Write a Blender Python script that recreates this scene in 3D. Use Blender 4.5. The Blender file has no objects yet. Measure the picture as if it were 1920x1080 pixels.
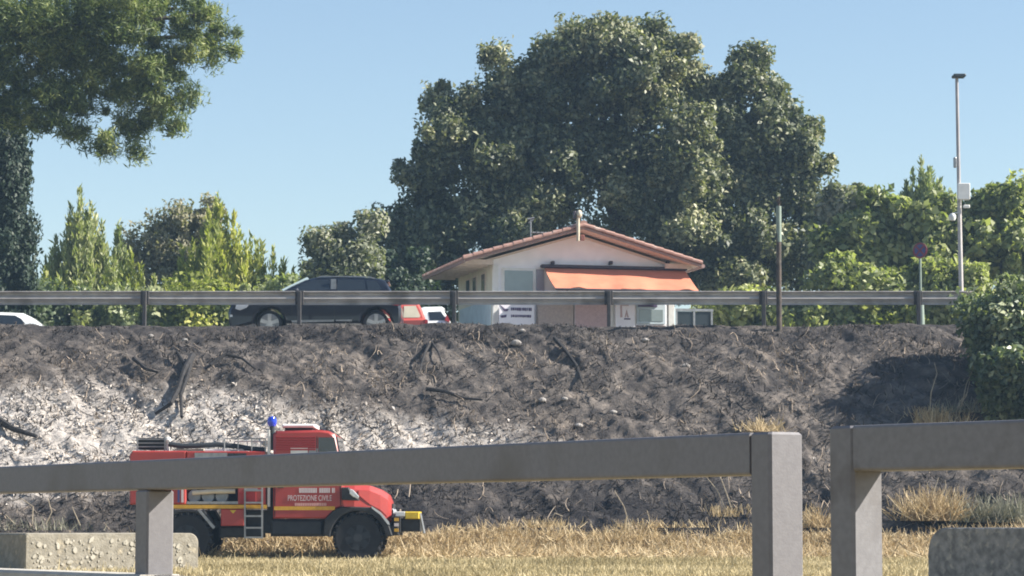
import bpy, math, random
import numpy as np
from mathutils import Vector, Matrix

# ------------------------------------------------------------------ camera, world, sun
F = 5280.0                                  # focal length in pixels of the 1920 px wide photograph
PITCH = math.atan(443.0 / F)
CZ = 1.0                                    # camera height (m)
SP, CP = math.sin(PITCH), math.cos(PITCH)
R = math.radians
scn = bpy.context.scene
col = scn.collection
cam_d = bpy.data.cameras.new('camera')
cam = bpy.data.objects.new('camera', cam_d)
col.objects.link(cam)
cam.location = (0, 0, CZ)
cam.rotation_euler = (math.pi / 2 + PITCH, 0, 0)
cam_d.sensor_width = 36.0
cam_d.lens = F / 1920.0 * 36.0
cam_d.clip_start = 0.1
cam_d.clip_end = 8000
scn.camera = cam

SUN_EL, SUN_AZ = R(36.0), R(-4.0)            # azimuth counted from +X towards +Y
sun_dir = Vector((math.cos(SUN_EL) * math.cos(SUN_AZ), math.cos(SUN_EL) * math.sin(SUN_AZ), math.sin(SUN_EL)))
world = bpy.data.worlds.new('World')
scn.world = world
world.use_nodes = True
wn = world.node_tree
wn.nodes.clear()
sky = wn.nodes.new('ShaderNodeTexSky')
sky.sky_type = 'NISHITA'
sky.sun_disc = False
sky.sun_elevation = SUN_EL
sky.sun_rotation = math.pi / 2 - SUN_AZ
sky.altitude = 0
sky.air_density = 1.0
sky.dust_density = 0.4
sky.ozone_density = 1.2
bg = wn.nodes.new('ShaderNodeBackground')
bg.inputs['Strength'].default_value = 0.07
wo = wn.nodes.new('ShaderNodeOutputWorld')
wn.links.new(sky.outputs[0], bg.inputs[0])
wn.links.new(bg.outputs[0], wo.inputs[0])
sun_d = bpy.data.lights.new('sun', 'SUN')
sun_d.energy = 5.0
sun_d.angle = R(0.5)
sun_d.color = (1.0, 0.93, 0.82)
sun = bpy.data.objects.new('sun', sun_d)
col.objects.link(sun)
sun.rotation_euler = (-sun_dir).to_track_quat('-Z', 'Y').to_euler()
scn.view_settings.view_transform = 'Standard'
scn.view_settings.look = 'None'
scn.view_settings.gamma = 1.0
scn.view_settings.use_curve_mapping = False
scn.view_settings.exposure = 1.2
scn.render.engine = 'CYCLES'
scn.cycles.use_denoising = True
scn.cycles.filter_width = 1.9
scn.cycles.max_bounces = 8
scn.cycles.transparent_max_bounces = 8
scn.cycles.volume_bounces = 0

# ------------------------------------------------------------------ helpers
rng = np.random.default_rng(7)
rnd = random.Random(7)


def P(px, py, Y):
    """Point on the ray through photograph pixel (px, py) at depth Y."""
    dx, dy = (px - 960) / F, (540 - py) / F
    r = Vector((dx, CP - dy * SP, SP + dy * CP))
    return Vector((0, 0, CZ)) + r * (Y / r.y)


ORG = {}


def link(name, mesh, mat=None, parent=None, kind=None):
    o = bpy.data.objects.new(name, mesh)
    col.objects.link(o)
    if mat is not None and hasattr(mesh, 'materials'):
        mesh.materials.append(mat)
    if parent is not None:
        o.parent = parent
        ORG[o.name] = Vector((0, 0, 0)) + ORG[parent.name]
    else:
        ORG[o.name] = Vector((0, 0, 0))
    if kind:
        o['kind'] = kind
    return o


def tag(o, label, cat, group=None):
    o['label'] = label
    o['category'] = cat
    if group:
        o['group'] = group
    return o


def thing(name, label, cat, loc=(0, 0, 0), rz=0.0, group=None):
    o = bpy.data.objects.new(name, None)
    col.objects.link(o)
    o.empty_display_size = 0.2
    o.location = loc
    o.rotation_euler = (0, 0, rz)
    ORG[o.name] = Vector(loc) if rz == 0 else Vector((0, 0, 0))
    return tag(o, label, cat, group)


class MB:
    """Collects vertices and faces, then links them as one mesh object."""

    def __init__(self):
        self.v, self.f, self.mi = [], [], []

    def add(self, vs, fs, mi=0):
        b = len(self.v)
        self.v += [tuple(p) for p in vs]
        self.f += [tuple(i + b for i in f) for f in fs]
        self.mi += [mi] * len(fs)
        return self

    def box(self, x0, x1, y0, y1, z0, z1, bev=0.0):
        if x0 > x1: x0, x1 = x1, x0
        if y0 > y1: y0, y1 = y1, y0
        if z0 > z1: z0, z1 = z1, z0
        b = min(bev, (x1 - x0) * .45, (y1 - y0) * .45, (z1 - z0) * .45)
        if b <= 0:
            vs = [(x, y, z) for z in (z0, z1) for y in (y0, y1) for x in (x0, x1)]
            fs = [(0, 2, 3, 1), (4, 5, 7, 6), (0, 1, 5, 4), (2, 6, 7, 3), (0, 4, 6, 2), (1, 3, 7, 5)]
            return self.add(vs, fs)
        # octagonal prism rounded on the other two axes: slices in y of a chamfered rectangle
        def ring(i):
            a0, a1, c0, c1 = x0 + i, x1 - i, z0 + i, z1 - i
            return [(a0 + b, c0), (a1 - b, c0), (a1, c0 + b), (a1, c1 - b), (a1 - b, c1), (a0 + b, c1), (a0, c1 - b), (a0, c0 + b)]
        sl = [(y0, ring(b * .8)), (y0 + b, ring(0)), (y1 - b, ring(0)), (y1, ring(b * .8))]
        return self.loft([[(x, y, z) for x, z in r] for y, r in sl])

    def loft(self, rings, caps=True, closed=True):
        n = len(rings[0])
        vs = [p for r in rings for p in r]
        fs = []
        for k in range(len(rings) - 1):
            for i in range(n if closed else n - 1):
                j = (i + 1) % n
                fs.append((k * n + i, k * n + j, (k + 1) * n + j, (k + 1) * n + i))
        if caps:
            fs.append(tuple(range(n - 1, -1, -1)))
            fs.append(tuple(range((len(rings) - 1) * n, len(rings) * n)))
        return self.add(vs, fs)

    def prism(self, poly, y0, y1, bev=0.0):
        """poly: (x, z) outline, extruded along y with softened rims."""
        if bev <= 0:
            return self.loft([[(x, y0, z) for x, z in poly], [(x, y1, z) for x, z in poly]])
        ins = inset(poly, bev)
        return self.loft([[(x, y0, z) for x, z in ins], [(x, y0 + bev, z) for x, z in poly],
                          [(x, y1 - bev, z) for x, z in poly], [(x, y1, z) for x, z in ins]])

    def tube(self, pts, r, n=8, r1=None):
        pts = [Vector(p) for p in pts]
        m = len(pts)
        rings = []
        for k, p in enumerate(pts):
            d = (pts[min(k + 1, m - 1)] - pts[max(k - 1, 0)]).normalized()
            a = Vector((0, 0, 1)) if abs(d.z) < .9 else Vector((1, 0, 0))
            u = d.cross(a).normalized()
            w = d.cross(u)
            rr = r if r1 is None else r + (r1 - r) * k / max(m - 1, 1)
            rings.append([p + (u * math.cos(t) + w * math.sin(t)) * rr for t in [2 * math.pi * i / n for i in range(n)]])
        return self.loft(rings)

    def lathe(self, prof, c, axis='y', n=28):
        """prof: (radius, offset along the axis)."""
        rings = []
        for r, o in prof:
            ring = []
            for i in range(n):
                t = 2 * math.pi * i / n
                a, b = r * math.cos(t), r * math.sin(t)
                ring.append((c[0] + a, c[1] + o, c[2] + b) if axis == 'y' else (c[0] + a, c[1] + b, c[2] + o))
            rings.append(ring)
        return self.loft(rings)

    def bar(self, a, b, w, h, up=(0, 0, 1)):
        a, b = Vector(a), Vector(b)
        d = (b - a).normalized()
        u = d.cross(Vector(up)).normalized()
        v = u.cross(d)
        def r(p): return [p - u * w / 2 - v * h / 2, p + u * w / 2 - v * h / 2, p + u * w / 2 + v * h / 2, p - u * w / 2 + v * h / 2]
        return self.loft([r(a), r(b)])

    def build(self, name, mat, parent=None, kind=None, smooth=False):
        o = ORG[parent.name] if parent is not None else Vector((0, 0, 0))
        me = bpy.data.meshes.new(name)
        me.from_pydata([(x - o.x, y - o.y, z - o.z) for x, y, z in self.v], [], self.f)
        import bmesh
        bm = bmesh.new()
        bm.from_mesh(me)
        bmesh.ops.recalc_face_normals(bm, faces=bm.faces)
        bm.to_mesh(me)
        bm.free()
        if smooth:
            me.polygons.foreach_set('use_smooth', [True] * len(me.polygons))
            try:
                me.set_sharp_from_angle(angle=R(40))
            except Exception:
                pass
        return link(name, me, mat, parent, kind)


def inset(poly, d):
    n = len(poly)
    area = sum(poly[i][0] * poly[(i + 1) % n][1] - poly[(i + 1) % n][0] * poly[i][1] for i in range(n))
    s = 1 if area > 0 else -1
    out = []
    for i in range(n):
        a, b, c = Vector(poly[i - 1]), Vector(poly[i]), Vector(poly[(i + 1) % n])
        e1, e2 = (b - a), (c - b)
        n1 = Vector((-e1.y, e1.x)).normalized() * s
        n2 = Vector((-e2.y, e2.x)).normalized() * s
        m = n1 + n2
        if m.length < 1e-4: m = n1
        m.normalize()
        k = max(.5, m.dot(n1))
        q = b + m * (d / k)
        out.append((q.x, q.y))
    return out


def copy_part(o, parent, loc=None):
    c = o.copy()
    col.objects.link(c)
    c.parent = parent
    ORG[c.name] = ORG[o.name]
    if loc is not None: c.location = loc
    return c


# ------------------------------------------------------------------ value noise (numpy)
def _lat(seed):
    return np.random.default_rng(seed).random((256, 256))


def vnoise(x, y, seed=0):
    t = _lat(seed)
    xi, yi = np.floor(x).astype(int), np.floor(y).astype(int)
    fx, fy = x - xi, y - yi
    fx, fy = fx * fx * (3 - 2 * fx), fy * fy * (3 - 2 * fy)
    g = lambda a, b: t[a % 256, b % 256]
    return (g(xi, yi) * (1 - fx) + g(xi + 1, yi) * fx) * (1 - fy) + (g(xi, yi + 1) * (1 - fx) + g(xi + 1, yi + 1) * fx) * fy


def fbm(x, y, oct=4, seed=0, gain=.5):
    s, a, tot = 0, 1, 0
    for k in range(oct):
        s = s + a * vnoise(x * 2 ** k + 13.7 * k, y * 2 ** k + 5.1 * k, seed + k)
        tot += a
        a *= gain
    return s / tot


# ------------------------------------------------------------------ materials
MATS = {}


def mat(name, c1, c2=None, scale=8.0, rough=.6, metal=0.0, bump=0.0, bscale=None, spec=.4, detail=6, lo=.35, hi=.65, c3=None, scale3=1.5, coat=0.0):
    if name in MATS: return MATS[name]
    m = bpy.data.materials.new(name)
    m.use_nodes = True
    nt = m.node_tree
    b = nt.nodes['Principled BSDF']
    b.inputs['Roughness'].default_value = rough
    b.inputs['Metallic'].default_value = metal
    b.inputs['Specular IOR Level'].default_value = spec
    b.inputs['Coat Weight'].default_value = coat
    b.inputs['Coat Roughness'].default_value = .05
    tc = nt.nodes.new('ShaderNodeTexCoord')

    def noise(sc, det=detail):
        n = nt.nodes.new('ShaderNodeTexNoise')
        n.inputs['Scale'].default_value = sc
        n.inputs['Detail'].default_value = det
        nt.links.new(tc.outputs['Object'], n.inputs['Vector'])
        return n

    def mix(fac, a, bcol):
        x = nt.nodes.new('ShaderNodeMix')
        x.data_type = 'RGBA'
        nt.links.new(fac, x.inputs[0])
        if isinstance(a, tuple): x.inputs[6].default_value = (*a, 1)
        else: nt.links.new(a, x.inputs[6])
        x.inputs[7].default_value = (*bcol, 1)
        return x.outputs[2]

    def remap(src, l, h):
        r = nt.nodes.new('ShaderNodeMapRange')
        r.inputs['From Min'].default_value = l
        r.inputs['From Max'].default_value = h
        nt.links.new(src, r.inputs['Value'])
        return r.outputs[0]
    if c2 is None:
        c2 = tuple(x * .8 for x in c1)
    out = mix(remap(noise(scale).outputs[0], lo, hi), c1, c2)
    if c3 is not None:
        out = mix(remap(noise(scale3, 5).outputs[0], .55, .72), out, c3)
    nt.links.new(out, b.inputs['Base Color'])
    if bump > 0:
        bp = nt.nodes.new('ShaderNodeBump')
        bp.inputs['Strength'].default_value = bump
        bp.inputs['Distance'].default_value = .02
        nt.links.new(noise(bscale or scale * 3, 8).outputs[0], bp.inputs['Height'])
        nt.links.new(bp.outputs[0], b.inputs['Normal'])
    MATS[name] = m
    return m


def leaf_mat(name, c_a, c_b, c_c, rough=.5, trans=.35, spec=.35, through=(1.1, 1.25, .5)):
    """Leaf: colour from the per-leaf tint attribute, diffuse plus some light through the blade."""
    m = bpy.data.materials.new(name)
    m.use_nodes = True
    nt = m.node_tree
    b = nt.nodes['Principled BSDF']
    out = nt.nodes['Material Output']
    at = nt.nodes.new('ShaderNodeAttribute')
    at.attribute_name = 'tint'
    rp = nt.nodes.new('ShaderNodeValToRGB')
    e = rp.color_ramp.elements
    e[0].position, e[0].color = .0, (*c_a, 1)
    e[1].position, e[1].color = 1., (*c_c, 1)
    mid = e.new(.55)
    mid.color = (*c_b, 1)
    nt.links.new(at.outputs['Fac'], rp.inputs[0])
    nt.links.new(rp.outputs[0], b.inputs['Base Color'])
    b.inputs['Roughness'].default_value = rough
    b.inputs['Specular IOR Level'].default_value = spec
    tr = nt.nodes.new('ShaderNodeBsdfTranslucent')
    hs = nt.nodes.new('ShaderNodeMix')
    hs.data_type = 'RGBA'
    hs.blend_type = 'MULTIPLY'
    hs.inputs[0].default_value = 1
    hs.inputs[7].default_value = (*through, 1)
    nt.links.new(rp.outputs[0], hs.inputs[6])
    nt.links.new(hs.outputs[2], tr.inputs[0])
    mx = nt.nodes.new('ShaderNodeMixShader')
    mx.inputs[0].default_value = trans
    nt.links.new(b.outputs[0], mx.inputs[1])
    nt.links.new(tr.outputs[0], mx.inputs[2])
    nt.links.new(mx.outputs[0], out.inputs[0])
    return m


def glass_mat(name, c, rough=.05):
    m = mat(name, c, tuple(x * .8 for x in c), 2, rough, 0, 0, spec=.8, coat=.3)
    return m


M_STEEL = mat('grey painted steel', (.188, .183, .194), (.166, .161, .172), 60, .55, .1, .05, 160, .4, c3=(.12, .11, .105), scale3=2.2)
M_STEEL_B = mat('stained painted steel', (.192, .190, .201), (.165, .163, .174), 60, .55, .1, .05, 160, .4, c3=(.075, .062, .055), scale3=3.2)
M_CONC = mat('pebbled concrete', (.31, .285, .235), (.18, .165, .135), 7, .9, 0, .6, 30, .2, c3=(.42, .37, .28), scale3=7)
M_CONC2 = mat('weathered dark concrete', (.28, .275, .265), (.15, .15, .15), 14, .9, 0, .6, 40, .2, c3=(.36, .34, .3), scale3=16)
M_PEBBLE = mat('pale pebble', (.47, .44, .37), (.33, .305, .25), 3, .85)
M_RED = mat('red truck paint', (.35, .042, .036), (.31, .037, .033), 3, .4, 0, 0, spec=.45, coat=.15)
M_RED_D = mat('dark red louvre paint', (.27, .02, .024), (.24, .018, .02), 3, .5)
M_BLACK = mat('black rubbery plastic', (.018, .02, .023), (.028, .03, .033), 6, .7, 0, .1)
M_CHASSIS = mat('dusty dark chassis', (.02, .026, .034), (.03, .036, .044), 5, .75)
M_TYRE = mat('tyre rubber', (.014, .016, .02), (.021, .023, .026), 7, .85, 0, .3, 40)
M_RIM = mat('dark grey wheel rim', (.05, .055, .062), (.035, .038, .043), 9, .5, .4)
M_RIMCAR = mat('worn silver rim', (.30, .30, .30), (.22, .22, .22), 9, .4, .4)
M_ALLOY = mat('silver alloy', (.55, .55, .55), (.48, .48, .48), 9, .35, .7)
M_YEL = mat('yellow reflective tape', (.62, .36, .04), (.5, .28, .03), 12, .5)
M_YEL2 = mat('bright yellow paint', (.62, .45, .04), (.54, .38, .03), 12, .5)
M_WHITE = mat('white paint', (.72, .72, .70), (.64, .64, .62), 6, .5)
M_LETTER = mat('white lettering', (.60, .54, .55), (.54, .48, .49), 6, .6)
M_GREYMET = mat('grey metal fittings', (.32, .33, .34), (.24, .25, .26), 10, .45, .6)
M_CREAM = mat('cream board', (.62, .55, .42), (.52, .46, .35), 6, .7)
M_BLUE = mat('blue beacon glass', (.01, .05, .55), (.01, .04, .5), 3, .1, spec=.7, coat=.5)
M_GLASS = glass_mat('dark vehicle glass', (.02, .026, .033))
M_NAVY = mat('dark navy car paint', (.011, .014, .024), (.009, .012, .021), 2, .28, .3, 0, spec=.5, coat=.6)
M_CARWHITE = mat('white car paint', (.72, .75, .76), (.68, .71, .72), 2, .3, 0, 0, coat=.5)
M_CARRED = mat('faded red car paint', (.52, .10, .08), (.48, .09, .07), 2, .35, 0, 0, coat=.4)
M_LAMP = mat('clear lamp lens', (.6, .63, .66), (.5, .53, .56), 5, .1, .2, spec=.8)
M_TAIL = mat('red lamp lens', (.6, .02, .03), (.5, .015, .02), 5, .15, spec=.7)
M_GALV = mat('galvanised rail', (.62, .59, .56), (.50, .47, .45), 3, .45, .35, .1, 30, c3=(.26, .235, .22), scale3=.9)
M_GALVDARK = mat('scorched post steel', (.055, .055, .06), (.08, .075, .075), 8, .7, .3)
M_WALL = mat('white stucco', (.87, .87, .89), (.80, .80, .82), 3, .85, 0, .2, 40)
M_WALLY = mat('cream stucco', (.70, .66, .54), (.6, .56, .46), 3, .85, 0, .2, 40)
M_TILE = mat('terracotta tile', (.37, .22, .18), (.30, .175, .145), 5, .85, c3=(.44, .34, .30), scale3=3)
M_FASCIA = mat('weathered pink fascia', (.36, .25, .225), (.29, .195, .175), 6, .8)
M_SOFFIT = mat('pale soffit boards', (.68, .60, .53), (.58, .51, .45), 8, .8)
M_AWN = mat('orange awning cloth', (.60, .225, .135), (.53, .19, .115), 2, .85, 0, .2, 14)
M_DARKMET = mat('dark metal', (.04, .035, .05), (.06, .05, .06), 6, .5, .4)
M_PANE = glass_mat('pale reflective pane', (.22, .27, .28), .12)
M_PANEDARK = glass_mat('dark pane', (.05, .065, .08), .12)
M_BLUEW = mat('pale blue panel', (.52, .62, .68), (.46, .54, .60), 3, .7)
M_PINK = mat('pink laminate', (.50, .36, .36), (.42, .30, .30), 18, .7)
M_BEIGE = mat('beige stone panel', (.44, .36, .32), (.34, .28, .26), 14, .8)
M_BANNER = mat('white banner vinyl', (.80, .78, .82), (.74, .72, .78), 3, .6)
M_INK = mat('dark violet ink', (.06, .04, .10), (.09, .06, .13), 30, .7)
M_POLEW = mat('grey weathered pole', (.30, .29, .27), (.22, .21, .2), 8, .7, c3=(.12, .11, .1), scale3=3)
M_LAMPPOLE = mat('lamp post steel', (.30, .29, .30), (.38, .36, .36), 3, .5, .3)
M_LAMPHEAD = mat('lamp head', (.06, .08, .09), (.05, .06, .07), 3, .5, .3)
M_WOODPOLE = mat('scorched wooden pole', (.11, .085, .07), (.045, .04, .038), 5, .9, 0, .4, 20, c3=(.2, .17, .13), scale3=2)
M_GREENPOLE = mat('pale green pole', (.25, .31, .26), (.20, .25, .21), 6, .6)
M_SIGNBLUE = mat('sign blue', (.05, .06, .20), (.05, .055, .17), 4, .4)
M_SIGNRED = mat('sign red', (.22, .03, .05), (.19, .03, .045), 4, .4)
M_CHAR = mat('charred wood', (.018, .017, .018), (.035, .033, .034), 9, .9, 0, .5, 30)
M_STONE = mat('pale stone', (.38, .355, .33), (.22, .205, .195), 12, .9, 0, .4, 30)
M_BARK = mat('bark', (.09, .075, .06), (.05, .042, .035), 6, .95, 0, .6, 20)
M_ASPH = mat('asphalt', (.055, .055, .057), (.042, .042, .044), 30, .9, 0, .3, 200)
M_LINE = mat('road paint', (.7, .7, .68), (.6, .6, .58), 20, .8)

L_BROAD = leaf_mat('broad oak leaves', (.050, .068, .042), (.18, .20, .11), (.46, .44, .28), .5, .24, .45)
L_PINE = leaf_mat('pine needles', (.045, .075, .032), (.17, .215, .072), (.42, .44, .17), .5, .3)
L_CYP = leaf_mat('cypress foliage', (.018, .032, .024), (.032, .055, .036), (.06, .08, .05), .6, .15)
L_PLUME = leaf_mat('yellow green plumes', (.15, .185, .065), (.35, .38, .11), (.60, .57, .19), .5, .4)
L_PLUME2 = leaf_mat('grey green plumes', (.15, .19, .10), (.31, .35, .18), (.50, .50, .28), .5, .35)
L_DRY = leaf_mat('reddish dry leaves', (.17, .165, .115), (.31, .295, .205), (.46, .41, .31), .6, .3)
L_OLIVE = leaf_mat('olive leaves', (.11, .125, .09), (.21, .23, .16), (.34, .34, .26), .5, .3)
L_VINE = leaf_mat('large bright leaves', (.13, .165, .075), (.33, .36, .16), (.56, .56, .30), .45, .4)
L_DARKB = leaf_mat('dark bush leaves', (.025, .045, .030), (.045, .07, .045), (.10, .13, .09), .5, .25)
L_IVY = leaf_mat('thicket leaves', (.048, .076, .042), (.14, .18, .10), (.38, .41, .26), .4, .3, .5)
L_STRAW = leaf_mat('straw', (.28, .205, .12), (.57, .46, .285), (.72, .61, .41), .8, .25, .2, through=(1.0, .95, .8))
L_GRASS = leaf_mat('short dry grass', (.28, .235, .13), (.46, .39, .23), (.58, .50, .32), .8, .25, .2, through=(1.0, .95, .8))
L_STUB = leaf_mat('burnt stubble', (.032, .030, .031), (.135, .118, .106), (.42, .345, .275), .9, .1, .15, through=(1.0, .95, .8))
L_ASH = leaf_mat('ash flakes', (.17, .15, .137), (.46, .42, .385), (.65, .60, .55), .95, .1, .1, through=(1.0, .95, .8))


# ------------------------------------------------------------------ ground profile
def gz(y):
    return np.interp(y, [-50, 12, 40, 62], [0.0, 0.0, .235, .245])


LIP_Y, LIP_Z, TOE_Y = 72.0, 6.09, 62.0


def slope_z(x, y):
    """Embankment height with lumps and ridges, also used to set things on it."""
    t = np.clip((y - TOE_Y) / (LIP_Y - TOE_Y), 0, 1)
    base = .245 + (LIP_Z - .245) * (t + .05 * np.sin(t * math.pi * 2) * -1)
    x = np.asarray(x, float)
    y = np.asarray(y, float)
    big = (fbm(x * .35 + 3, y * .45 + 9, 3, 11) - .5) * .9
    med = (fbm(x * 1.1 + y * .5, y * 1.3 - x * .3, 4, 21) - .5) * .36
    rid = (1 - np.abs(2 * fbm(x * 1.1 + y * .9 + 40, y * .9 + 4, 3, 31) - 1)) ** 3 * .22
    fine = (fbm(x * 6.5, y * 6.5, 3, 41) - .5) * .16
    sa_, sb_ = (x + y) * .7071, (x - y) * .7071
    fine = fine + (fbm(sa_ * 3.2 + .6 * np.sin(sb_), sb_ * .75, 4, 51) - .5) * .34
    env = np.clip(np.minimum((y - TOE_Y + .3) / 1.3, (LIP_Y + .6 - y) / 1.2), .12, 1)
    return base + (big * .6 + med * .5 + rid * .5 - .03 + fine * .75) * env


def grid_mesh(name, xs, ys, zf, m, attrs=None):
    X, Y = np.meshgrid(xs, ys)
    Z = zf(X, Y)
    nx, ny = len(xs), len(ys)
    v = np.stack([X.ravel(), Y.ravel(), Z.ravel()], 1)
    i = np.arange(nx * ny).reshape(ny, nx)
    f = np.stack([i[:-1, :-1].ravel(), i[:-1, 1:].ravel(), i[1:, 1:].ravel(), i[1:, :-1].ravel()], 1)
    me = quads(name, v, f)
    for k, fn in (attrs or {}).items():
        a = me.attributes.new(k, 'FLOAT', 'POINT')
        a.data.foreach_set('value', fn(X, Y, Z).ravel().astype(np.float32))
    me.polygons.foreach_set('use_smooth', np.ones(len(f), bool))
    return link(name, me, m, None, 'structure')


def quads(name, v, f):
    me = bpy.data.meshes.new(name)
    me.vertices.add(len(v))
    me.vertices.foreach_set('co', v.astype(np.float32).ravel())
    me.loops.add(f.size)
    me.loops.foreach_set('vertex_index', f.astype(np.int32).ravel())
    me.polygons.add(len(f))
    k = f.shape[1]
    me.polygons.foreach_set('loop_start', np.arange(0, f.size, k, dtype=np.int32))
    me.polygons.foreach_set('loop_total', np.full(len(f), k, dtype=np.int32))
    me.update(calc_edges=True)
    return me


def unit(a):
    return a / (np.linalg.norm(a, axis=-1, keepdims=True) + 1e-9)


def blades(name, c, u, n, L, W, tint, m, parent=None, kind=None, bend=.12, taper=False):
    """One small bent leaf or blade per row: centre c, long axis u, face normal n."""
    u = unit(u)
    s = unit(np.cross(u, n))
    n = np.cross(s, u)
    L = np.broadcast_to(L, len(c))[:, None]
    W = np.broadcast_to(W, len(c))[:, None]
    if taper:
        v = np.stack([c - s * W / 2, c + s * W / 2, c + u * L + s * W * .15 + n * L * bend, c + u * L - s * W * .15 + n * L * bend], 1)
    else:
        v = np.stack([c - u * L / 2, c + s * W / 2 + n * W * bend, c + u * L / 2, c - s * W / 2 + n * W * bend], 1)
    f = np.arange(len(c) * 4).reshape(-1, 4)
    org = ORG[parent.name] if parent is not None else Vector((0, 0, 0))
    me = quads(name, v.reshape(-1, 3) - np.array(org), f)
    a = me.attributes.new('tint', 'FLOAT', 'FACE')
    a.data.foreach_set('value', np.clip(tint, 0, 1).astype(np.float32))
    return link(name, me, m, parent, kind)


# ------------------------------------------------------------------ setting: field, embankment, plateau, road
def pos_mat(name):
    m = bpy.data.materials.new(name)
    m.use_nodes = True
    return m, m.node_tree, m.node_tree.nodes['Principled BSDF']


def ramp_nodes(nt, src, stops):
    r = nt.nodes.new('ShaderNodeValToRGB')
    e = r.color_ramp.elements
    e[0].position, e[0].color = stops[0][0], (*stops[0][1], 1)
    e[1].position, e[1].color = stops[-1][0], (*stops[-1][1], 1)
    for p, c in stops[1:-1]:
        x = e.new(p)
        x.color = (*c, 1)
    nt.links.new(src, r.inputs[0])
    return r.outputs[0]


def nz(nt, sc, det=6, rough=.6, dist=0.0):
    g = nt.nodes.new('ShaderNodeNewGeometry')
    n = nt.nodes.new('ShaderNodeTexNoise')
    n.inputs['Scale'].default_value = sc
    n.inputs['Detail'].default_value = det
    n.inputs['Roughness'].default_value = rough
    n.inputs['Distortion'].default_value = dist
    nt.links.new(g.outputs['Position'], n.inputs['Vector'])
    return n.outputs[0]


def mixc(nt, fac, a, b):
    x = nt.nodes.new('ShaderNodeMix')
    x.data_type = 'RGBA'
    nt.links.new(fac, x.inputs[0])
    for s, i in ((a, 6), (b, 7)):
        if isinstance(s, tuple): x.inputs[i].default_value = (*s, 1)
        else: nt.links.new(s, x.inputs[i])
    return x.outputs[2]


def mth(nt, op, a, b):
    x = nt.nodes.new('ShaderNodeMath')
    x.operation = op
    x.use_clamp = True
    for s, i in ((a, 0), (b, 1)):
        if isinstance(s, (int, float)): x.inputs[i].default_value = s
        else: nt.links.new(s, x.inputs[i])
    return x.outputs[0]


# burnt slope material: char, brown-grey soil, white ash where the fire burnt out
m_burn, nt, bs = pos_mat('burnt slope soil')
bs.inputs['Roughness'].default_value = .95
bs.inputs['Specular IOR Level'].default_value = .1
soil = ramp_nodes(nt, nz(nt, 3.2, 8, .65, .6), [(.25, (.032, .030, .031)), (.40, (.098, .088, .082)), (.56, (.19, .166, .148)), (.72, (.31, .265, .23))])
char = ramp_nodes(nt, nz(nt, 1.1, 5, .6, 1.2), [(.35, (0, 0, 0)), (.62, (1, 1, 1))])
brn = ramp_nodes(nt, nz(nt, .55, 6, .65, .8), [(.46, (0, 0, 0)), (.66, (1, 1, 1))])
soil = mixc(nt, mth(nt, 'MULTIPLY', brn, .4), soil, (.21, .175, .145))
soil2 = mixc(nt, mth(nt, 'MULTIPLY', char, .75), soil, (.040, .038, .041))
at = nt.nodes.new('ShaderNodeAttribute')
at.attribute_name = 'ash'
ashn = mth(nt, 'ADD', mth(nt, 'MULTIPLY', nz(nt, 6.5, 8, .72, 1.2), .6), mth(nt, 'MULTIPLY', nz(nt, 1.7, 6, .6, 1.5), .42))
thr = mth(nt, 'SUBTRACT', mth(nt, 'ADD', at.outputs['Fac'], ashn), .62)
ashf = mth(nt, 'MULTIPLY', thr, 2.6)
ashc = ramp_nodes(nt, nz(nt, 9, 6, .7), [(.3, (.22, .20, .188)), (.5, (.45, .413, .38)), (.7, (.66, .61, .56))])
at2 = nt.nodes.new('ShaderNodeAttribute')
at2.attribute_name = 'char'
chf = mth(nt, 'MULTIPLY', mth(nt, 'SUBTRACT', mth(nt, 'ADD', at2.outputs['Fac'], nz(nt, 2.2, 6, .65, .8)), .55), 2.4)
soil2 = mixc(nt, mth(nt, 'MULTIPLY', chf, .85), soil2, (.028, .027, .030))
fin = mixc(nt, ashf, soil2, ashc)
nt.links.new(fin, bs.inputs['Base Color'])
bp = nt.nodes.new('ShaderNodeBump')
bp.inputs['Strength'].default_value = .9
bp.inputs['Distance'].default_value = .06
nt.links.new(nz(nt, 12, 8, .7), bp.inputs['Height'])
nt.links.new(bp.outputs[0], bs.inputs['Normal'])


def ash_mask(X, Y, Z):
    """Where white ash lies: a lens on the lower left of the slope, thinning to the right."""
    zc = np.interp(X, [-14, -9, -5, -1.5, 2], [3.05, 3.0, 3.0, 2.8, 2.6])
    hh = np.interp(X, [-16, -12, -7, -3, 0, 3], [1.3, 1.55, 1.35, .95, .6, .3])
    amt = np.interp(X, [-16, -6.5, -4, -1, 1.5, 5], [.62, .62, .54, .42, .24, .08])
    d = np.abs(Z - zc) / hh
    wob = (fbm(X * .8, Y * 1.1, 3, 77) - .5) * .9
    return amt * np.clip(1.15 - d + wob * .8, 0, 1) * 1.08 + .03


def char_mask(X, Y, Z):
    """Blackest ground: the foot of the slope right of the ash, and a scorched band along the top."""
    foot = np.clip((2.6 - Z) / 1.3, 0, 1) * np.clip((X + 6.5) / 3, .25, 1)
    top = np.clip((Z - 5.1) / .8, 0, 1) * .55
    return np.clip(foot * .75 + top + (fbm(X * .5, Y * .6, 3, 83) - .5) * .5, 0, 1) * .6


xs_f = np.arange(-16, 16.01, .06)
xs = np.concatenate([np.array([-400, -250, -150, -90, -60, -45, -35]), np.arange(-30, -16, .4), xs_f, np.arange(16.4, 30, .4), np.array([35, 45, 60, 90, 150, 250, 400])])
ys = np.concatenate([np.arange(61.0, 72.7, .06), np.array([72.75, 73.0])])
emb = grid_mesh('embankment', xs, ys, lambda X, Y: np.where(Y > 72.6, 6.0, slope_z(X, Y)) - np.where(Y < 61.5, (61.5 - Y) * .4, 0), m_burn, {'ash': ash_mask, 'char': char_mask})

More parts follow.
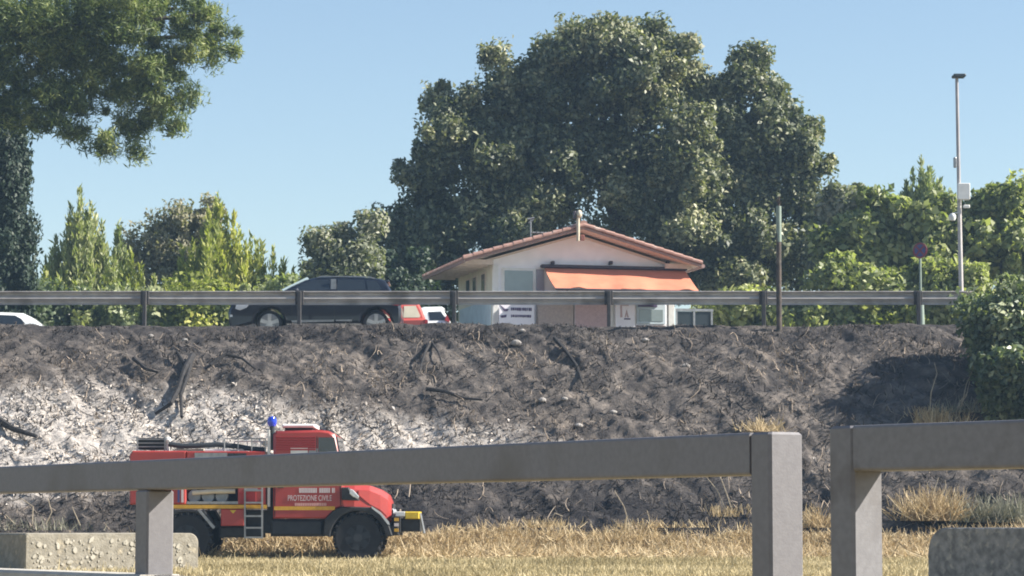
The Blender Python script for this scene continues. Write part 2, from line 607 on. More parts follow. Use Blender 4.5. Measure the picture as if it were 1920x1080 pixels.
m_field, nt, bs = pos_mat('dry field soil')
bs.inputs['Roughness'].default_value = .95
bs.inputs['Specular IOR Level'].default_value = .1
fld = ramp_nodes(nt, nz(nt, 2.5, 8, .65), [(.3, (.17, .14, .075)), (.5, (.30, .24, .13)), (.7, (.40, .33, .19))])
nt.links.new(fld, bs.inputs['Base Color'])
fx = np.concatenate([[-3000, -800, -200, -80], np.arange(-30, 30.1, .5), [80, 200, 800, 3000]])
fy = np.concatenate([[-600, -100, -20], np.arange(0, 62.6, .5)])
grid_mesh('field', fx, fy, lambda X, Y: gz(Y) + (fbm(X * .5, Y * .5, 3, 5) - .5) * .05 * (Y > 30), m_field)
m_plat, nt, bs = pos_mat('roadside earth')
bs.inputs['Roughness'].default_value = .95
nt.links.new(ramp_nodes(nt, nz(nt, 1.2, 8), [(.3, (.07, .07, .045)), (.6, (.15, .13, .08)), (.8, (.2, .18, .11))]), bs.inputs['Base Color'])
grid_mesh('plateau', np.array([-4000, -400, -100, 0, 100, 400, 4000.]), np.array([72.9, 90, 120, 200, 600, 5000.]), lambda X, Y: X * 0 + 5.99, m_plat)
MB().add([(-400, 74.2, 5.996), (400, 74.2, 5.996), (400, 80.6, 5.996), (-400, 80.6, 5.996)], [(0, 1, 2, 3)]).build('road', M_ASPH, None, 'structure')
for yy in (74.5, 80.2):
    MB().add([(-400, yy, 6.0), (400, yy, 6.0), (400, yy + .12, 6.0), (-400, yy + .12, 6.0)], [(0, 1, 2, 3)]).build('road_edge_line', M_LINE, None, 'structure')


# ------------------------------------------------------------------ scatter on the slope: stubble, ash flakes, straw, grass
def scatter_slope(n, wfun=None):
    x = rng.uniform(-15.5, 15.5, n)
    y = rng.uniform(61.8, 72.5, n)
    z = slope_z(x, y)
    if wfun is not None:
        k = rng.random(n) < wfun(x, y, z)
        x, y, z = x[k], y[k], z[k]
    return np.stack([x, y, z], 1)


def rdir(n):
    return unit(rng.normal(size=(n, 3)))


p = scatter_slope(70000, lambda x, y, z: .25 + .75 * (fbm(x * 1.3, y * 1.3, 3, 91) > .48))
n = len(p)
u = rdir(n) * .9 + np.array([0, -.25, .6]) + np.array([.55, -.35, -.3]) * np.sign(rng.normal(size=(n, 1)))
blades('burnt_stubble', p - np.array([0, 0, .03]), u, rdir(n) + np.array([.3, -.6, .3]), rng.uniform(.05, .20, n) * np.clip((72.6 - p[:, 1]) / 1.2, .3, 1), rng.uniform(.015, .05, n),
       np.clip(fbm(p[:, 0] * .9, p[:, 1] * 1.2, 3, 55) * 1.6 - .45 + rng.normal(0, .2, n) - .45 * char_mask(p[:, 0], p[:, 1], p[:, 2]), 0, 1), L_STUB, None, 'stuff', .25, True)
p = scatter_slope(60000, lambda x, y, z: np.clip(ash_mask(x, y, z) * 1.9 - .12, 0, .95) * (fbm(x * 2.1 + y, y * 3.2 - x * .4, 4, 66) > .49))
n = len(p)
blades('ash_flakes', p + np.array([0, 0, .02]), rdir(n), rdir(n) * .5 + np.array([.15, -.5, .8]), rng.uniform(.05, .17, n), rng.uniform(.02, .06, n),
       rng.normal(.62, .28, n), L_ASH, None, 'stuff', .5)

# thin burnt stems and pale curled stalks lying all over the slope
p = scatter_slope(3800, lambda x, y, z: (y < 71.3) * .25 + (y < 71.3) * .75 * (fbm(x * .7, y * .7, 3, 71) > .46))
n = len(p)
segs, vs_, tn_ = 4, [], []
d0 = unit(np.stack([rng.normal(0, 1, n), rng.normal(-.15, .35, n), rng.normal(.25, .5, n)], 1))
curl = rdir(n) * .42
ln = rng.uniform(.15, .7, n) * np.where(rng.random(n) < .12, 1.7, 1)
wd = rng.uniform(.008, .022, n)
cur = p + np.array([0, -.02, .0])
rows = [cur]
for k in range(segs):
    d0 = unit(d0 + curl)
    cur = cur + d0 * (ln / segs)[:, None]
    floor = slope_z(cur[:, 0], cur[:, 1]) + .015
    cur[:, 2] = np.where((cur[:, 1] > 62) & (cur[:, 1] < 72.3), np.clip(cur[:, 2], floor, floor + .22), cur[:, 2])
    rows.append(cur.copy())
pts = np.stack(rows, 1)
off = np.array([[0, -1, .2], [.87, .5, .2], [-.87, .5, .2]])
V = pts[:, :, None, :] + off[None, None] * wd[:, None, None, None] * np.linspace(1, .45, segs + 1)[None, :, None, None]
base_i = (np.arange(n) * (segs + 1) * 3)[:, None, None]
q = []
for k in range(segs):
    for j in range(3):
        q.append([k * 3 + j, k * 3 + (j + 1) % 3, (k + 1) * 3 + (j + 1) % 3, (k + 1) * 3 + j])
Fq = (np.array(q)[None] + base_i).reshape(-1, 4)
me = quads('burnt_twigs', V.reshape(-1, 3), Fq)
a_ = me.attributes.new('tint', 'FLOAT', 'FACE')
a_.data.foreach_set('value', np.repeat(np.clip(np.where(rng.random(n) < .5, rng.normal(.1, .08, n), rng.normal(.85, .15, n)), 0, 1), segs * 3).astype(np.float32))
link('burnt_twigs', me, L_STUB, None, 'stuff')

# straw windrow along the toe and under the truck
n0 = 90000
x = rng.uniform(-15, 15, n0)
row = np.abs(rng.normal(0, 1, n0))
y = np.where(rng.random(n0) < .3, 62.3 + rng.random(n0) * .7 * np.clip((x + 3.5) / 2.5, 0, 1), 62.6 - row * 1.15) + (fbm(x * .7, x * 0, 3, 17) - .5) * 1.2
k = (y > 56.5) & (y < 64.9)
x, y = x[k], y[k]
lump = np.clip(fbm(x * 1.2, y * 1.6, 3, 19) - .35, 0, 1)
lev = np.clip((y - 57) / 5.2, 0, 1)
patch = rng.random(len(x)) < (.25 + .75 * (fbm(x * .9 + 5, y * .8, 3, 23) > .45)) * np.where(x < -9.5, .12, 1)
x, y, lump, lev = x[patch], y[patch], lump[patch], lev[patch]
z0 = np.where(y < 62, gz(y), slope_z(x, y))
z = z0 + rng.random(len(x)) * (lump * .48 + .03) * (lev * .9 + .1)
n = len(x)
u = rdir(n) * np.array([1, 1, .55])
u[:, 2] += rng.random(n) * .5
blades('cut_straw', np.stack([x, y, z], 1), u, rdir(n) + np.array([.3, -.5, .5]), rng.uniform(.12, .42, n), rng.uniform(.014, .034, n),
       rng.normal(.5, .25, n) - (.28 * (rng.random(n) < .18)), L_STRAW, None, 'stuff', .25, True)
# thin trampled straw that hides the foot of the slope right of the truck
n = 26000
x = rng.uniform(-3.2, 15, n)
y = rng.uniform(61.2, 63.1, n) + (fbm(x * .9, x * 0 + 2, 3, 47) - .5) * .8
z = np.where(y < 62, gz(y), slope_z(x, y)) + rng.random(n) * .10
u = rdir(n) * np.array([1, 1, .6]) + np.array([0, 0, .25])
blades('trampled_straw', np.stack([x, y, z], 1), u, rdir(n) + np.array([.2, -.6, .6]), rng.uniform(.10, .30, n), rng.uniform(.014, .03, n), rng.normal(.5, .22, n), L_STRAW, None, 'stuff', .2, True)
# short pale grass of the field in front
n = 110000
x = rng.uniform(-12, 12, n)
y = 39.5 + 21.5 * rng.random(n)
z = gz(y)
u = rdir(n) * .7 + np.array([0, 0, .9])
h = rng.uniform(.03, .11, n) * (.5 + fbm(x * .8, y * .5, 3, 29)) * np.where(rng.random(n) < .03, 1.9, 1)
blades('dry_grass', np.stack([x, y, z], 1), u, rdir(n) + np.array([.2, -.8, .3]), h, rng.uniform(.012, .028, n),
       fbm(x * .6, y * .35, 3, 37) * 1.4 - .2 + rng.normal(0, .18, n), L_GRASS, None, 'stuff', .2, True)


# ------------------------------------------------------------------ trees
def crown(name, lobes, n, size, m, parent, cl=.32, aspect=.55, up=0.0, out=.6, tint=.45, tvar=.22, fill=.18, kind=None, rough=.2, flat=.85, needle=False, topt=.0, dens=9, boughs=0, brr=(.24, .44), corep=.2):
    """lobes: (px, py, rx_px, ry_px, Y). Leaves in clumps over uneven shells, some darker ones inside."""
    global rng
    keep_rng = rng
    rng = np.random.default_rng(int(lobes[0][0] * 7 + lobes[0][1] * 13 + len(lobes) * 101) % 99991 + 5)
    V = np.array([l[2] * l[3] for l in lobes], float)
    V = V / V.sum()
    cs, ns, ts = [], [], []
    for (px, py, rx, ry, Y), w in zip(lobes, V):
        c = np.array(P(px, py, Y))
        a = np.array([rx, rx * flat, ry]) / F * Y
        nl = int(n * w)
        ncl = max(12, int(a[0] * a[2] * dens / (cl / .32) ** 2))
        if boughs:
            nb = max(3, int(boughs * math.sqrt(rx * ry) / 100))
            bd = unit(rdir(nb) + np.array([0, -.25, .15]))
            br = rng.uniform(*brr, nb)
            bc = bd * (1 - br * .75 + .12 * rng.random(nb))[:, None]
            which = rng.integers(0, nb, ncl)
            ld = unit(rdir(ncl) + np.array([0, 0, .3]))
            q = bc[which] + ld * (br[which] * rng.uniform(.65, 1.1, ncl))[:, None] * np.array([1.1, 1.1, .75])
            core = rng.random(ncl) < corep
            q = np.where(core[:, None], rdir(ncl) * rng.uniform(.4, .8, ncl)[:, None], q)
            d = unit(q * .4 + ld)
            cc = c + q * a
            ct = rng.normal(0, .10, ncl) + rng.normal(0, .13, nb)[which]
        else:
            d = rdir(ncl)
            wob = 1 + rough * (np.sin(d[:, 0] * 5 + px) + np.sin(d[:, 2] * 6 + py) + np.sin(d[:, 1] * 7 + px * .3)) / 1.8
            cc = c + d * a * ((.80 + .24 * rng.random(ncl)) * wob)[:, None]
            ct = rng.normal(0, .16, ncl)
        spr = rng.random(ncl) < .2
        cc = np.where(spr[:, None], c + (cc - c) * rng.uniform(1.03, 1.16, ncl)[:, None], cc)
        ct = ct + d[:, 2] * topt  # leaves facing up get a paler tint, top light put into their colour
        csz = np.where(spr, .55, 1.0) * cl * rng.uniform(.45, 1.4, ncl)
        nf = int(nl * fill)
        idx = rng.integers(0, ncl, nl - nf)
        off = np.clip(rng.normal(size=(nl - nf, 3)), -1.7, 1.7) * csz[idx][:, None]
        off[:, 2] *= (1 + up * 1.6)
        pts = cc[idx] + off
        dn = unit(unit(off + 1e-6) * .55 + d[idx] * out + rdir(nl - nf) * .75 + np.array([0, 0, .35]))
        cs.append(pts); ns.append(dn); ts.append(ct[idx] + rng.normal(0, tvar * .6, nl - nf))
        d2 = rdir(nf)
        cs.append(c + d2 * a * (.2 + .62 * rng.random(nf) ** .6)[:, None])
        ns.append(unit(d2 + rdir(nf))); ts.append(rng.normal(-.12, tvar * .5, nf))  # inner leaves tinted darker, the crown's inner shade put into their colour
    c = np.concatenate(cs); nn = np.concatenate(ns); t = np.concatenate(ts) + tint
    N = len(c)
    keep = c[:, 2] > 5.9 if lobes[0][4] > 73 else np.ones(N, bool)
    c, nn, t = c[keep], nn[keep], t[keep]
    N = len(c)
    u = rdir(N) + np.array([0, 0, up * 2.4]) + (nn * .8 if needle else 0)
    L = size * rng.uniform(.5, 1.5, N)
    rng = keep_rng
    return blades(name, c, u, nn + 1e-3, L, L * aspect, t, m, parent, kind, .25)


def trunk_of(parent, base, tops, r, fk=.45):
    """Tapered trunk with limbs that run up into the crown."""
    b = MB()
    base = Vector(base)
    fork = base.lerp(Vector(tops[0]), fk)
    if fk > .6: fork.x = base.x
    pts = [base, base.lerp(fork, .5) + Vector((.08, 0, 0)), fork]
    b.tube(pts, r, 9, r * .72)
    for t in tops:
        t = Vector(t)
        mid = fork.lerp(t, .5) + Vector((rnd.uniform(-.2, .2), rnd.uniform(-.2, .2), rnd.uniform(0, .3)))
        b.tube([fork, mid, t], r * .55, 7, r * .12)
    b.build('trunk', M_BARK, parent, None, True)


def tree(name, label, lobes, n, size, m, base_px, r=.18, group=None, cat='tree', **kw):
    Y = lobes[0][4]
    bx = P(base_px, 600, Y).x
    zb = 5.98 if Y > 73 else kw.pop('zb')
    root = thing(name, label, cat, (bx, Y, zb), 0, group)
    tops = [P(l[0], l[1], l[4]) for l in sorted(lobes, key=lambda q: q[1])[:5]]
    trunk_of(root, (bx, Y, zb), tops, r, kw.pop('fk', .45))
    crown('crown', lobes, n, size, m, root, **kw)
    return root


BY = 104.0
tree('oak_tree', 'tallest dark green broadleaf tree, rounded crown straight behind the tiled house',
     [(1155, 150, 135, 105, BY), (1070, 240, 130, 130, BY), (1225, 240, 130, 140, BY), (1140, 370, 200, 130, BY + 1), (1055, 135, 72, 66, BY), (1245, 115, 75, 65, BY), (1120, 75, 70, 50, BY), (1200, 66, 55, 48, BY), (1290, 190, 40, 55, BY), (1260, 400, 120, 120, BY - 1), (1290, 290, 70, 90, BY - 2)],
     150000, .19, L_BROAD, 1130, .5, 'big oaks behind the house', topt=.12, cl=.25, dens=10, fill=.10, boughs=10, brr=(.20, .38), corep=.12, tvar=.3)
tree('oak_tree', 'dark broadleaf tree left of the tallest one, behind the left eave of the house',
     [(842, 235, 62, 68, BY), (880, 215, 45, 50, BY), (938, 160, 42, 66, BY), (962, 175, 46, 62, BY), (1000, 135, 46, 56, BY + .5), (905, 250, 60, 60, BY), (890, 340, 140, 110, BY), (800, 430, 85, 120, BY), (785, 330, 50, 55, BY), (960, 330, 100, 150, BY), (780, 520, 105, 80, BY), (748, 430, 48, 62, BY), (735, 510, 58, 70, BY), (860, 560, 130, 60, BY), (900, 480, 140, 110, BY)],
     120000, .19, L_BROAD, 890, .45, 'big oaks behind the house', topt=.12, cl=.25, dens=10, fill=.10, boughs=10, brr=(.20, .38), corep=.12, tvar=.3)
tree('oak_tree', 'dark broadleaf tree right of the tallest one, behind the bare pole by the guardrail',
     [(1415, 200, 80, 95, BY), (1382, 172, 42, 44, BY), (1440, 165, 44, 42, BY), (1512, 300, 36, 60, BY), (1465, 320, 85, 110, BY), (1390, 390, 110, 140, BY), (1490, 450, 70, 120, BY), (1350, 300, 60, 100, BY), (1400, 520, 130, 70, BY), (1310, 480, 90, 100, BY)],
     105000, .19, L_BROAD, 1420, .42, 'big oaks behind the house', topt=.12, cl=.25, dens=10, fill=.10, boughs=10, brr=(.20, .38), corep=.12, tvar=.3)
# pine, upper left
PY = 84.0
pine_l = [(-150, 90, 170, 150), (-70, 200, 90, 60), (20, 80, 150, 120), (140, 40, 120, 90), (60, 190, 100, 52), (150, 160, 100, 70), (240, 40, 90, 60), (240, 120, 80, 55), (330, 15, 60, 32), (395, 25, 32, 24), (360, 65, 42, 30), (420, 62, 26, 20), (436, 92, 18, 16), (345, 112, 46, 32), (402, 102, 30, 22), (300, 150, 58, 36), (255, 185, 60, 38), (328, 198, 32, 22), (362, 186, 15, 24), (305, 232, 40, 22), (235, 248, 48, 26), (195, 268, 40, 18), (252, 288, 24, 13), (140, 240, 46, 20), (85, 226, 46, 18), (35, 236, 36, 13)]
tree('pine_tree', 'large pine with drooping needle clumps reaching in from the upper left corner',
     [(a_, b_, c_, d_, PY + (k_ % 3) * .5) for k_, (a_, b_, c_, d_) in enumerate(pine_l)],
     170000, .19, L_PINE, -420, .4, None, needle=True, aspect=.18, cl=.17, topt=.08, tint=.48, tvar=.3, dens=10, boughs=13, fk=.8, fill=.12)
tree('cypress_tree', 'dark narrow cypress under the pine at the left edge',
     [(5, 330, 42, 90, 92), (0, 430, 56, 100, 92), (0, 530, 62, 100, 92), (10, 270, 28, 50, 92)], 42000, .15, L_CYP, 0, .2, None, up=.5, cl=.2, fill=.3)
# yellow-green plumes on the left
def plume_tree(label, tips, m, n, Y, group, base_px, tint=.5, name='feathery_tree'):
    """Upright feathery tree: many slim leafy wands that taper to a point. tips: (px, top py, half width px)."""
    bx = P(base_px, 600, Y).x
    rt = thing(name, label, 'tree', (bx, Y, 5.98), 0, group)
    trunk_of(rt, (bx, Y, 5.98), [P(t[0], t[1] + 45, Y) for t in tips[:5]], .1)
    cs, us, ts, ln_ = [], [], [], []
    for px, py, hw in tips:
        sub = [(0, 0, 0)] + [(rng.normal(0, hw * 1.05), rng.uniform(15, 150), rng.normal(0, hw * 1.1)) for _ in range(15)]
        for ox, oy, od in sub:
            top = P(px + ox, py + oy, Y)
            top.y += od / F * Y
            k = int(n * 1.5) // (len(tips) * 16)
            f = rng.random(k) ** .75
            H_ = top.z - 5.9
            w_ = .05 + hw / F * Y * .62 * np.clip(f * 2.6, 0, 1)
            p_ = np.stack([top.x + rng.normal(0, .55, k) * w_, top.y + rng.normal(0, .55, k) * w_, top.z - f * min(H_, 3.4)], 1)
            cs.append(p_)
            lean = np.stack([(p_[:, 0] - top.x), (p_[:, 1] - top.y), 0 * f], 1) / (w_[:, None] + .01)
            us.append(lean * .45 + rdir(k) * .5 + np.array([0, 0, 1.0]))
            ts.append(tint + rng.normal(0, .13) + rng.normal(0, .17, k))
    c = np.concatenate(cs); u = np.concatenate(us); t = np.concatenate(ts)
    kp = c[:, 2] > 5.9
    c, u, t = c[kp], u[kp], t[kp]
    N = len(c)
    blades('crown', c, u, rdir(N) + np.array([.2, -.3, .2]), .26 * rng.uniform(.6, 1.5, N), .075 * rng.uniform(.7, 1.3, N), t, m, rt, None, .2)
    return rt


GL = 'feathery yellow green trees on the left'
plume_tree('slender yellow green tree with the tallest tip beside the dark cypress', [(150, 348, 17), (128, 395, 16), (172, 378, 15), (105, 438, 16), (192, 412, 14), (140, 440, 22), (172, 460, 22), (85, 480, 16)], L_PLUME2, 30000, 97, GL, 150, .62)
plume_tree('low thin grey green tree with a single thin spire between yellow trees', [(223, 408, 8), (212, 470, 16), (240, 478, 16), (265, 500, 18), (290, 510, 18), (310, 520, 18)], L_PLUME2, 20000, 98, GL, 230, .5)
plume_tree('bright yellow green tree with a pointed top above the dark car', [(407, 362, 13), (392, 402, 16), (425, 398, 16), (448, 418, 17), (378, 432, 18), (470, 432, 17), (492, 448, 16), (512, 462, 15), (534, 480, 14), (410, 450, 24), (450, 470, 24), (360, 470, 18)], L_PLUME, 42000, 97, GL, 420, .55)
plume_tree('yellow green bush below the thin spire, over the guardrail', [(245, 462, 16), (228, 490, 15), (262, 490, 15), (200, 505, 16), (85, 500, 16), (110, 515, 16), (330, 510, 16)], L_PLUME, 24000, 96, GL, 240, .5)
plume_tree('small yellow green saplings just left of the dark car roof', [(550, 505, 12), (568, 490, 10), (590, 500, 12), (545, 530, 14)], L_PLUME, 9000, 100, GL, 565, .5)
tree('dry_tree', 'grey brown half dry tree behind the yellow green ones', [(330, 440, 60, 52, 103), (385, 430, 40, 42, 103), (295, 470, 45, 50, 103), (345, 510, 80, 70, 103)], 18000, .17, L_DRY, 335, .15, None, cl=.24)
tree('olive_tree', 'pale grey olive tree between the dark car roof and the oaks', [(625, 465, 42, 48, 96.5), (660, 480, 45, 50, 96.5), (610, 510, 40, 50, 96.5), (690, 430, 22, 26, 96.5), (665, 540, 60, 50, 96.5)], 18000, .18, L_OLIVE, 640, .15, None, cl=.2, fill=.08, boughs=14, tint=.6)
tree('dark_shrub', 'dark green shrub right behind the dark car roof', [(690, 545, 60, 40, 99), (745, 530, 50, 55, 99), (740, 580, 80, 50, 99), (600, 585, 70, 40, 99)], 20000, .2, L_DARKB, 700, .12, None, 'shrub', cl=.25)
# right side
plume_tree('pointed feathery pale green tree rising above the leafy thicket near the lamp post', [(1728, 290, 14), (1712, 312, 15), (1745, 308, 15), (1700, 338, 14), (1758, 335, 14), (1728, 335, 24), (1772, 362, 15), (1690, 368, 14), (1715, 370, 22), (1745, 370, 22)], L_PLUME2, 34000, 99, None, 1728, .5, 'poplar_tree')
tree('young_oak', 'small pale leafed tree on the right shoulder of the oaks', [(1585, 400, 42, 60, 97), (1555, 440, 40, 70, 97.5)], 15000, .2, L_OLIVE, 1575, .12, None, cl=.2, boughs=12, tint=.62)
vl = [(1640, [(1590, 470, 50, 70), (1620, 430, 50, 50), (1660, 410, 50, 45), (1640, 480, 70, 60)], 'bright leafy bush right of the oaks, left of the no parking sign'),
      (1735, [(1720, 430, 60, 45), (1770, 450, 60, 65), (1730, 500, 80, 60), (1690, 470, 50, 60)], 'bright leafy bush behind the no parking sign'),
      (1860, [(1850, 400, 55, 55), (1900, 390, 55, 50), (1870, 470, 90, 80), (1940, 430, 60, 80)], 'bright leafy bush right of the lamp post at the frame edge')]
for px, lb, lab in vl:
    tree('leafy_bush', lab, [(a, b, c, d, 95) for a, b, c, d in lb], 24000, .27, L_VINE, px, .1, 'bright leafy bushes behind the lamp post', 'bush', cl=.24, aspect=.6, tvar=.34, boughs=14, fill=.1, dens=8)
lows = [(1560, 530, 80, 45, 'low bright green hedge bush just over the guardrail right of the bare pole', L_VINE), (1650, 535, 60, 40, 'low bright green hedge bush left of the sign pole', L_VINE),
        (1380, 590, 90, 45, 'low shrub under the oak right of the house', L_VINE), (1500, 595, 80, 40, 'low shrub seen under the guardrail right of the bare pole', L_VINE), (1620, 600, 90, 40, 'low yellowing shrub under the guardrail left of the sign', L_PLUME),
        (1760, 560, 90, 60, 'low leafy shrub around the lamp post foot', L_VINE)]
for px, py, rx, ry, lab, m in lows:
    tree('low_shrub', lab, [(px, py, rx, ry, 91.5), (px + rx * .5, py + 18, rx * .7, ry * .8, 91.5)], 9000, .22, m, px, .05, 'low shrubs along the right of the road', 'shrub', cl=.2, boughs=12, tvar=.34, fill=.1)
lows = [(60, 600, 90, 55, 'dark low undergrowth shrub behind the white car roof', L_IVY), (230, 605, 90, 50, 'low dusty shrub under the guardrail by its second post', L_PLUME2), (360, 600, 90, 55, 'low yellow green shrub left of the dark car nose', L_PLUME), (500, 590, 80, 55, 'low green shrub behind the dark car bonnet', L_PLUME2)]
for px, py, rx, ry, lab, m in lows:
    tree('low_shrub', lab, [(px, py, rx, ry, 94), (px + rx * .5, py - 15, rx * .7, ry * .8, 94)], 10000, .19, m, px, .05, 'low shrubs along the left of the road', 'shrub', cl=.22)
# thicket on the slope at the right edge
TY = 68.0
tree('slope_thicket', 'dense green thicket on the slope at the right edge, its shadow on the burnt ground',
     [(1905, 640, 75, 90, TY), (1885, 725, 65, 65, TY - 1.2), (1945, 720, 80, 90, TY - .8), (1872, 610, 44, 52, TY + .6), (1935, 580, 60, 38, TY + .8), (2000, 640, 100, 120, TY), (2090, 700, 100, 130, TY - .5), (1846, 660, 34, 66, TY - .3), (1852, 595, 24, 34, TY + .3), (1830, 600, 26, 30, TY + 1.2)],
     95000, .17, L_IVY, 1890, .10, None, 'bush', cl=.2, topt=.2, zb=float(slope_z(11.8, 68.0)) - .1, fill=.25, flat=1.15, dens=7, boughs=14, tvar=.3)

# ------------------------------------------------------------------ guardrail along the road edge (seen from behind)
GY = 73.0
gr = thing('guardrail', 'long steel guardrail on dark posts along the top of the burnt slope', 'guardrail', (0, GY, 6.0))
gs = F / GY
ztop = P(960, 546, GY).z
prof = [(0, 0), (-.006, -.014), (.13, -.070), (.145, -.085), (.14, -.10), (.0, -.20), (-.004, -.215), (.12, -.30), (.13, -.32), (.11, -.34), (.03, -.395)]
x_l, x_r = -20.0, P(1826, 548, GY).x
step = 4.02
x0 = P(272, 548, GY).x
pxs = [x0 + step * k for k in range(-3, 7)]
edges = [x_l] + [x for x in pxs if x_l < x < x_r - .5] + [x_r]
for a, b in zip(edges[:-1], edges[1:]):
    b_ = b + (.14 if b != x_r else 0)
    dy = .004 * (edges.index(a) % 2)
    q = [(GY + dy + y, ztop + z * .9) for y, z in prof]
    q2 = [(y + .005, z) for y, z in reversed(q)]
    MB().loft([[(a, y, z) for y, z in q + q2], [(b_, y, z + .006) for y, z in q + q2]]).build('beam', M_GALV, gr)
pm = sp = None
for k, x in enumerate(pxs):
    if x > x_r: continue
    w = .05
    if pm is None:
        pm = MB().box(x - w, x + w, GY - .16, GY - .045, 5.6, ztop - .01, .012).build('post', M_GALVDARK, gr)
        sp = MB().box(x - .11, x + .11, GY - .05, GY - .002, ztop - .36, ztop + .012, .012).build('spacer', M_GALVDARK, gr)
        px_first = x
    else:
        copy_part(pm, gr, (x - px_first, 0, 0))
        copy_part(sp, gr, (x - px_first, 0, 0))

# ------------------------------------------------------------------ roadside poles and lamp
t_ = P(1460, 388, 71.7)
b_ = P(1461, 625, 71.7)
pole = thing('wooden_pole', 'thin bare scorched pole standing in front of the guardrail, right of the house', 'pole', (b_.x, 71.7, float(slope_z(b_.x, 71.7))))
MB().tube([(b_.x, 71.7, 5.3), (b_.x, 71.7, 7.2), (t_.x, 71.7, t_.z)], .075, 10, .062).build('shaft', M_WOODPOLE, pole, None, True)
mb = MB()
mb.tube([(t_.x, 71.7, t_.z - .9), (t_.x, 71.7, t_.z + .02)], .068, 10)
mb.build('upper_sleeve', M_GREENPOLE, pole, None, True)
mb = MB()
for k in range(5):
    a = k * 1.3
    mb.tube([(t_.x, 71.7, t_.z), (t_.x + .07 * math.cos(a), 71.7 + .07 * math.sin(a), t_.z + .14 + .03 * k)], .014, 5, .006)
mb.tube([(t_.x, 71.7, t_.z), (t_.x + .01, 71.7, t_.z + .28)], .03, 6, .012)
mb.build('frayed_tip', M_WOODPOLE, pole)

SY = 77.5
s0 = P(1725, 470, SY)
sg = thing('no_parking_sign', 'round blue and red no parking sign on a pale green pole', 'sign', (s0.x, SY, 6.0))
MB().tube([(s0.x, SY, 5.95), (s0.x, SY, s0.z + .2)], .034, 10).build('pole', M_GREENPOLE, sg, None, True)
MB().tube([(s0.x + .02, SY, 5.95), (s0.x, SY, P(1725, 556, SY).z)], .10, 10, .085).build('base_sleeve', M_GREENPOLE, sg, None, True)
ca, sa = math.cos(R(-38)), math.sin(R(-38))


def disc(r0, r1, d0, d1, n=28):
    rings = []
    for r, d in ((r0, d0), (r1, d0), (r1, d1), (r0, d1)):
        rings.append([(s0.x + r * math.cos(t) * ca + d * sa, SY - .04 + r * math.cos(t) * sa - d * ca, s0.z + r * math.sin(t)) for t in [2 * math.pi * i / n for i in range(n)]])
    return rings


b = MB(); b.loft(disc(.001, .215, 0, .012)); dsc = b.build('disc', M_SIGNBLUE, sg)
b = MB(); b.loft(disc(.172, .222, .002, .016) + disc(.172, .222, .002, .016)[:1], caps=False); b.build('rim', M_SIGNRED, dsc)
b = MB()
for sgn in (1, -1):
    q = []
    for e in (-1, 1):
        for w in (-1, 1):
            a = e * .17 * .7071
            q.append((a - w * .018, sgn * a + sgn * w * .018))
    b.add([(s0.x + x * ca + .016 * sa, SY - .04 + x * sa - .016 * ca, s0.z + z) for x, z in (q[0], q[1], q[3], q[2])], [(0, 1, 2, 3)])
b.build('red_cross', M_SIGNRED, dsc)

LY = 84.0
l0, l1 = P(1803, 600, LY), P(1794, 150, LY)
zj = P(0, 470, LY).z
lm = thing('street_lamp', 'tall slim street lamp with flat head and white box on its post', 'street lamp', (l0.x, LY, 6.0))
lx = lambda z: l0.x + (l1.x - l0.x) * (z - l0.z) / (l1.z - l0.z)
MB().tube([(l0.x + .02, LY, 5.95), (lx(zj), LY, zj), (lx(P(0, 380, LY).z), LY, P(0, 380, LY).z)], .075, 10, .062).build('lower_post', mat('pale lamp post', (.5, .47, .46), (.42, .39, .38), 4, .55, .2), lm, None, True)
MB().tube([(lx(P(0, 380, LY).z), LY, P(0, 380, LY).z), (l1.x, LY, l1.z + .1)], .06, 10, .05).build('upper_post', M_LAMPPOLE, lm, None, True)
h = P(1797, 144, LY)
MB().box(h.x - .19, h.x + .19, LY - .3, LY + .12, h.z - .04, h.z + .055, .025).build('lamp_head', M_LAMPHEAD, lm)
c = P(1806, 360, LY)
MB().box(c.x - .2, c.x + .17, LY - .26, LY - .06, c.z - .26, c.z + .24, .02).build('junction_box', M_WHITE, lm)
c = P(1790, 303, LY)
MB().box(c.x - .05, c.x + .04, LY - .14, LY - .04, c.z - .2, c.z + .12, .02).build('bracket', M_GREYMET, lm)
c = P(1785, 407, LY)
b = MB(); b.lathe([(.001, -.13), (.08, -.11), (.11, -.03), (.11, .04), (.06, .1), (.001, .11)], (c.x, LY - .08, c.z), 'z', 14); b.build('camera_dome', M_WHITE, lm, None, True)
MB().tube([(c.x, LY - .08, c.z + .1), (lx(c.z), LY, c.z + .14)], .022, 6).build('dome_arm', M_WHITE, lm)
c = P(1813, 388, LY)
MB().box(c.x - .13, c.x + .07, LY - .15, LY - .05, c.z - .05, c.z + .05, .02).build('clamp', M_WHITE, lm)
# @@PART2
# ------------------------------------------------------------------ house with orange awning
HT = R(13)
HO = Vector((2.22, 87.0, 6.0))
hs = thing('house', 'low white tiled house with orange awning and gable towards the road', 'house', HO, HT)
Rz = Matrix.Rotation(-HT, 3, 'Z')


def H(px, py, yl):
    """Pixel -> (x, z) on the house-local plane y = yl."""
    o = Rz @ (Vector((0, 0, CZ)) - HO)
    d = Rz @ (P(px, py, 10) - Vector((0, 0, CZ)))
    t = (yl - o.y) / d.y
    q = o + d * t
    return q.x, q.z


AZ, EX, EZ, RD = 4.24, 3.78, 3.14, 6.5         # ridge height, eave half width and height, roof depth
WY, WB, WX0, WX1 = .8, 6.1, -2.68, 3.05
sl = (AZ - EZ) / EX
zr = lambda x, dz=0: AZ - abs(x) * sl + dz
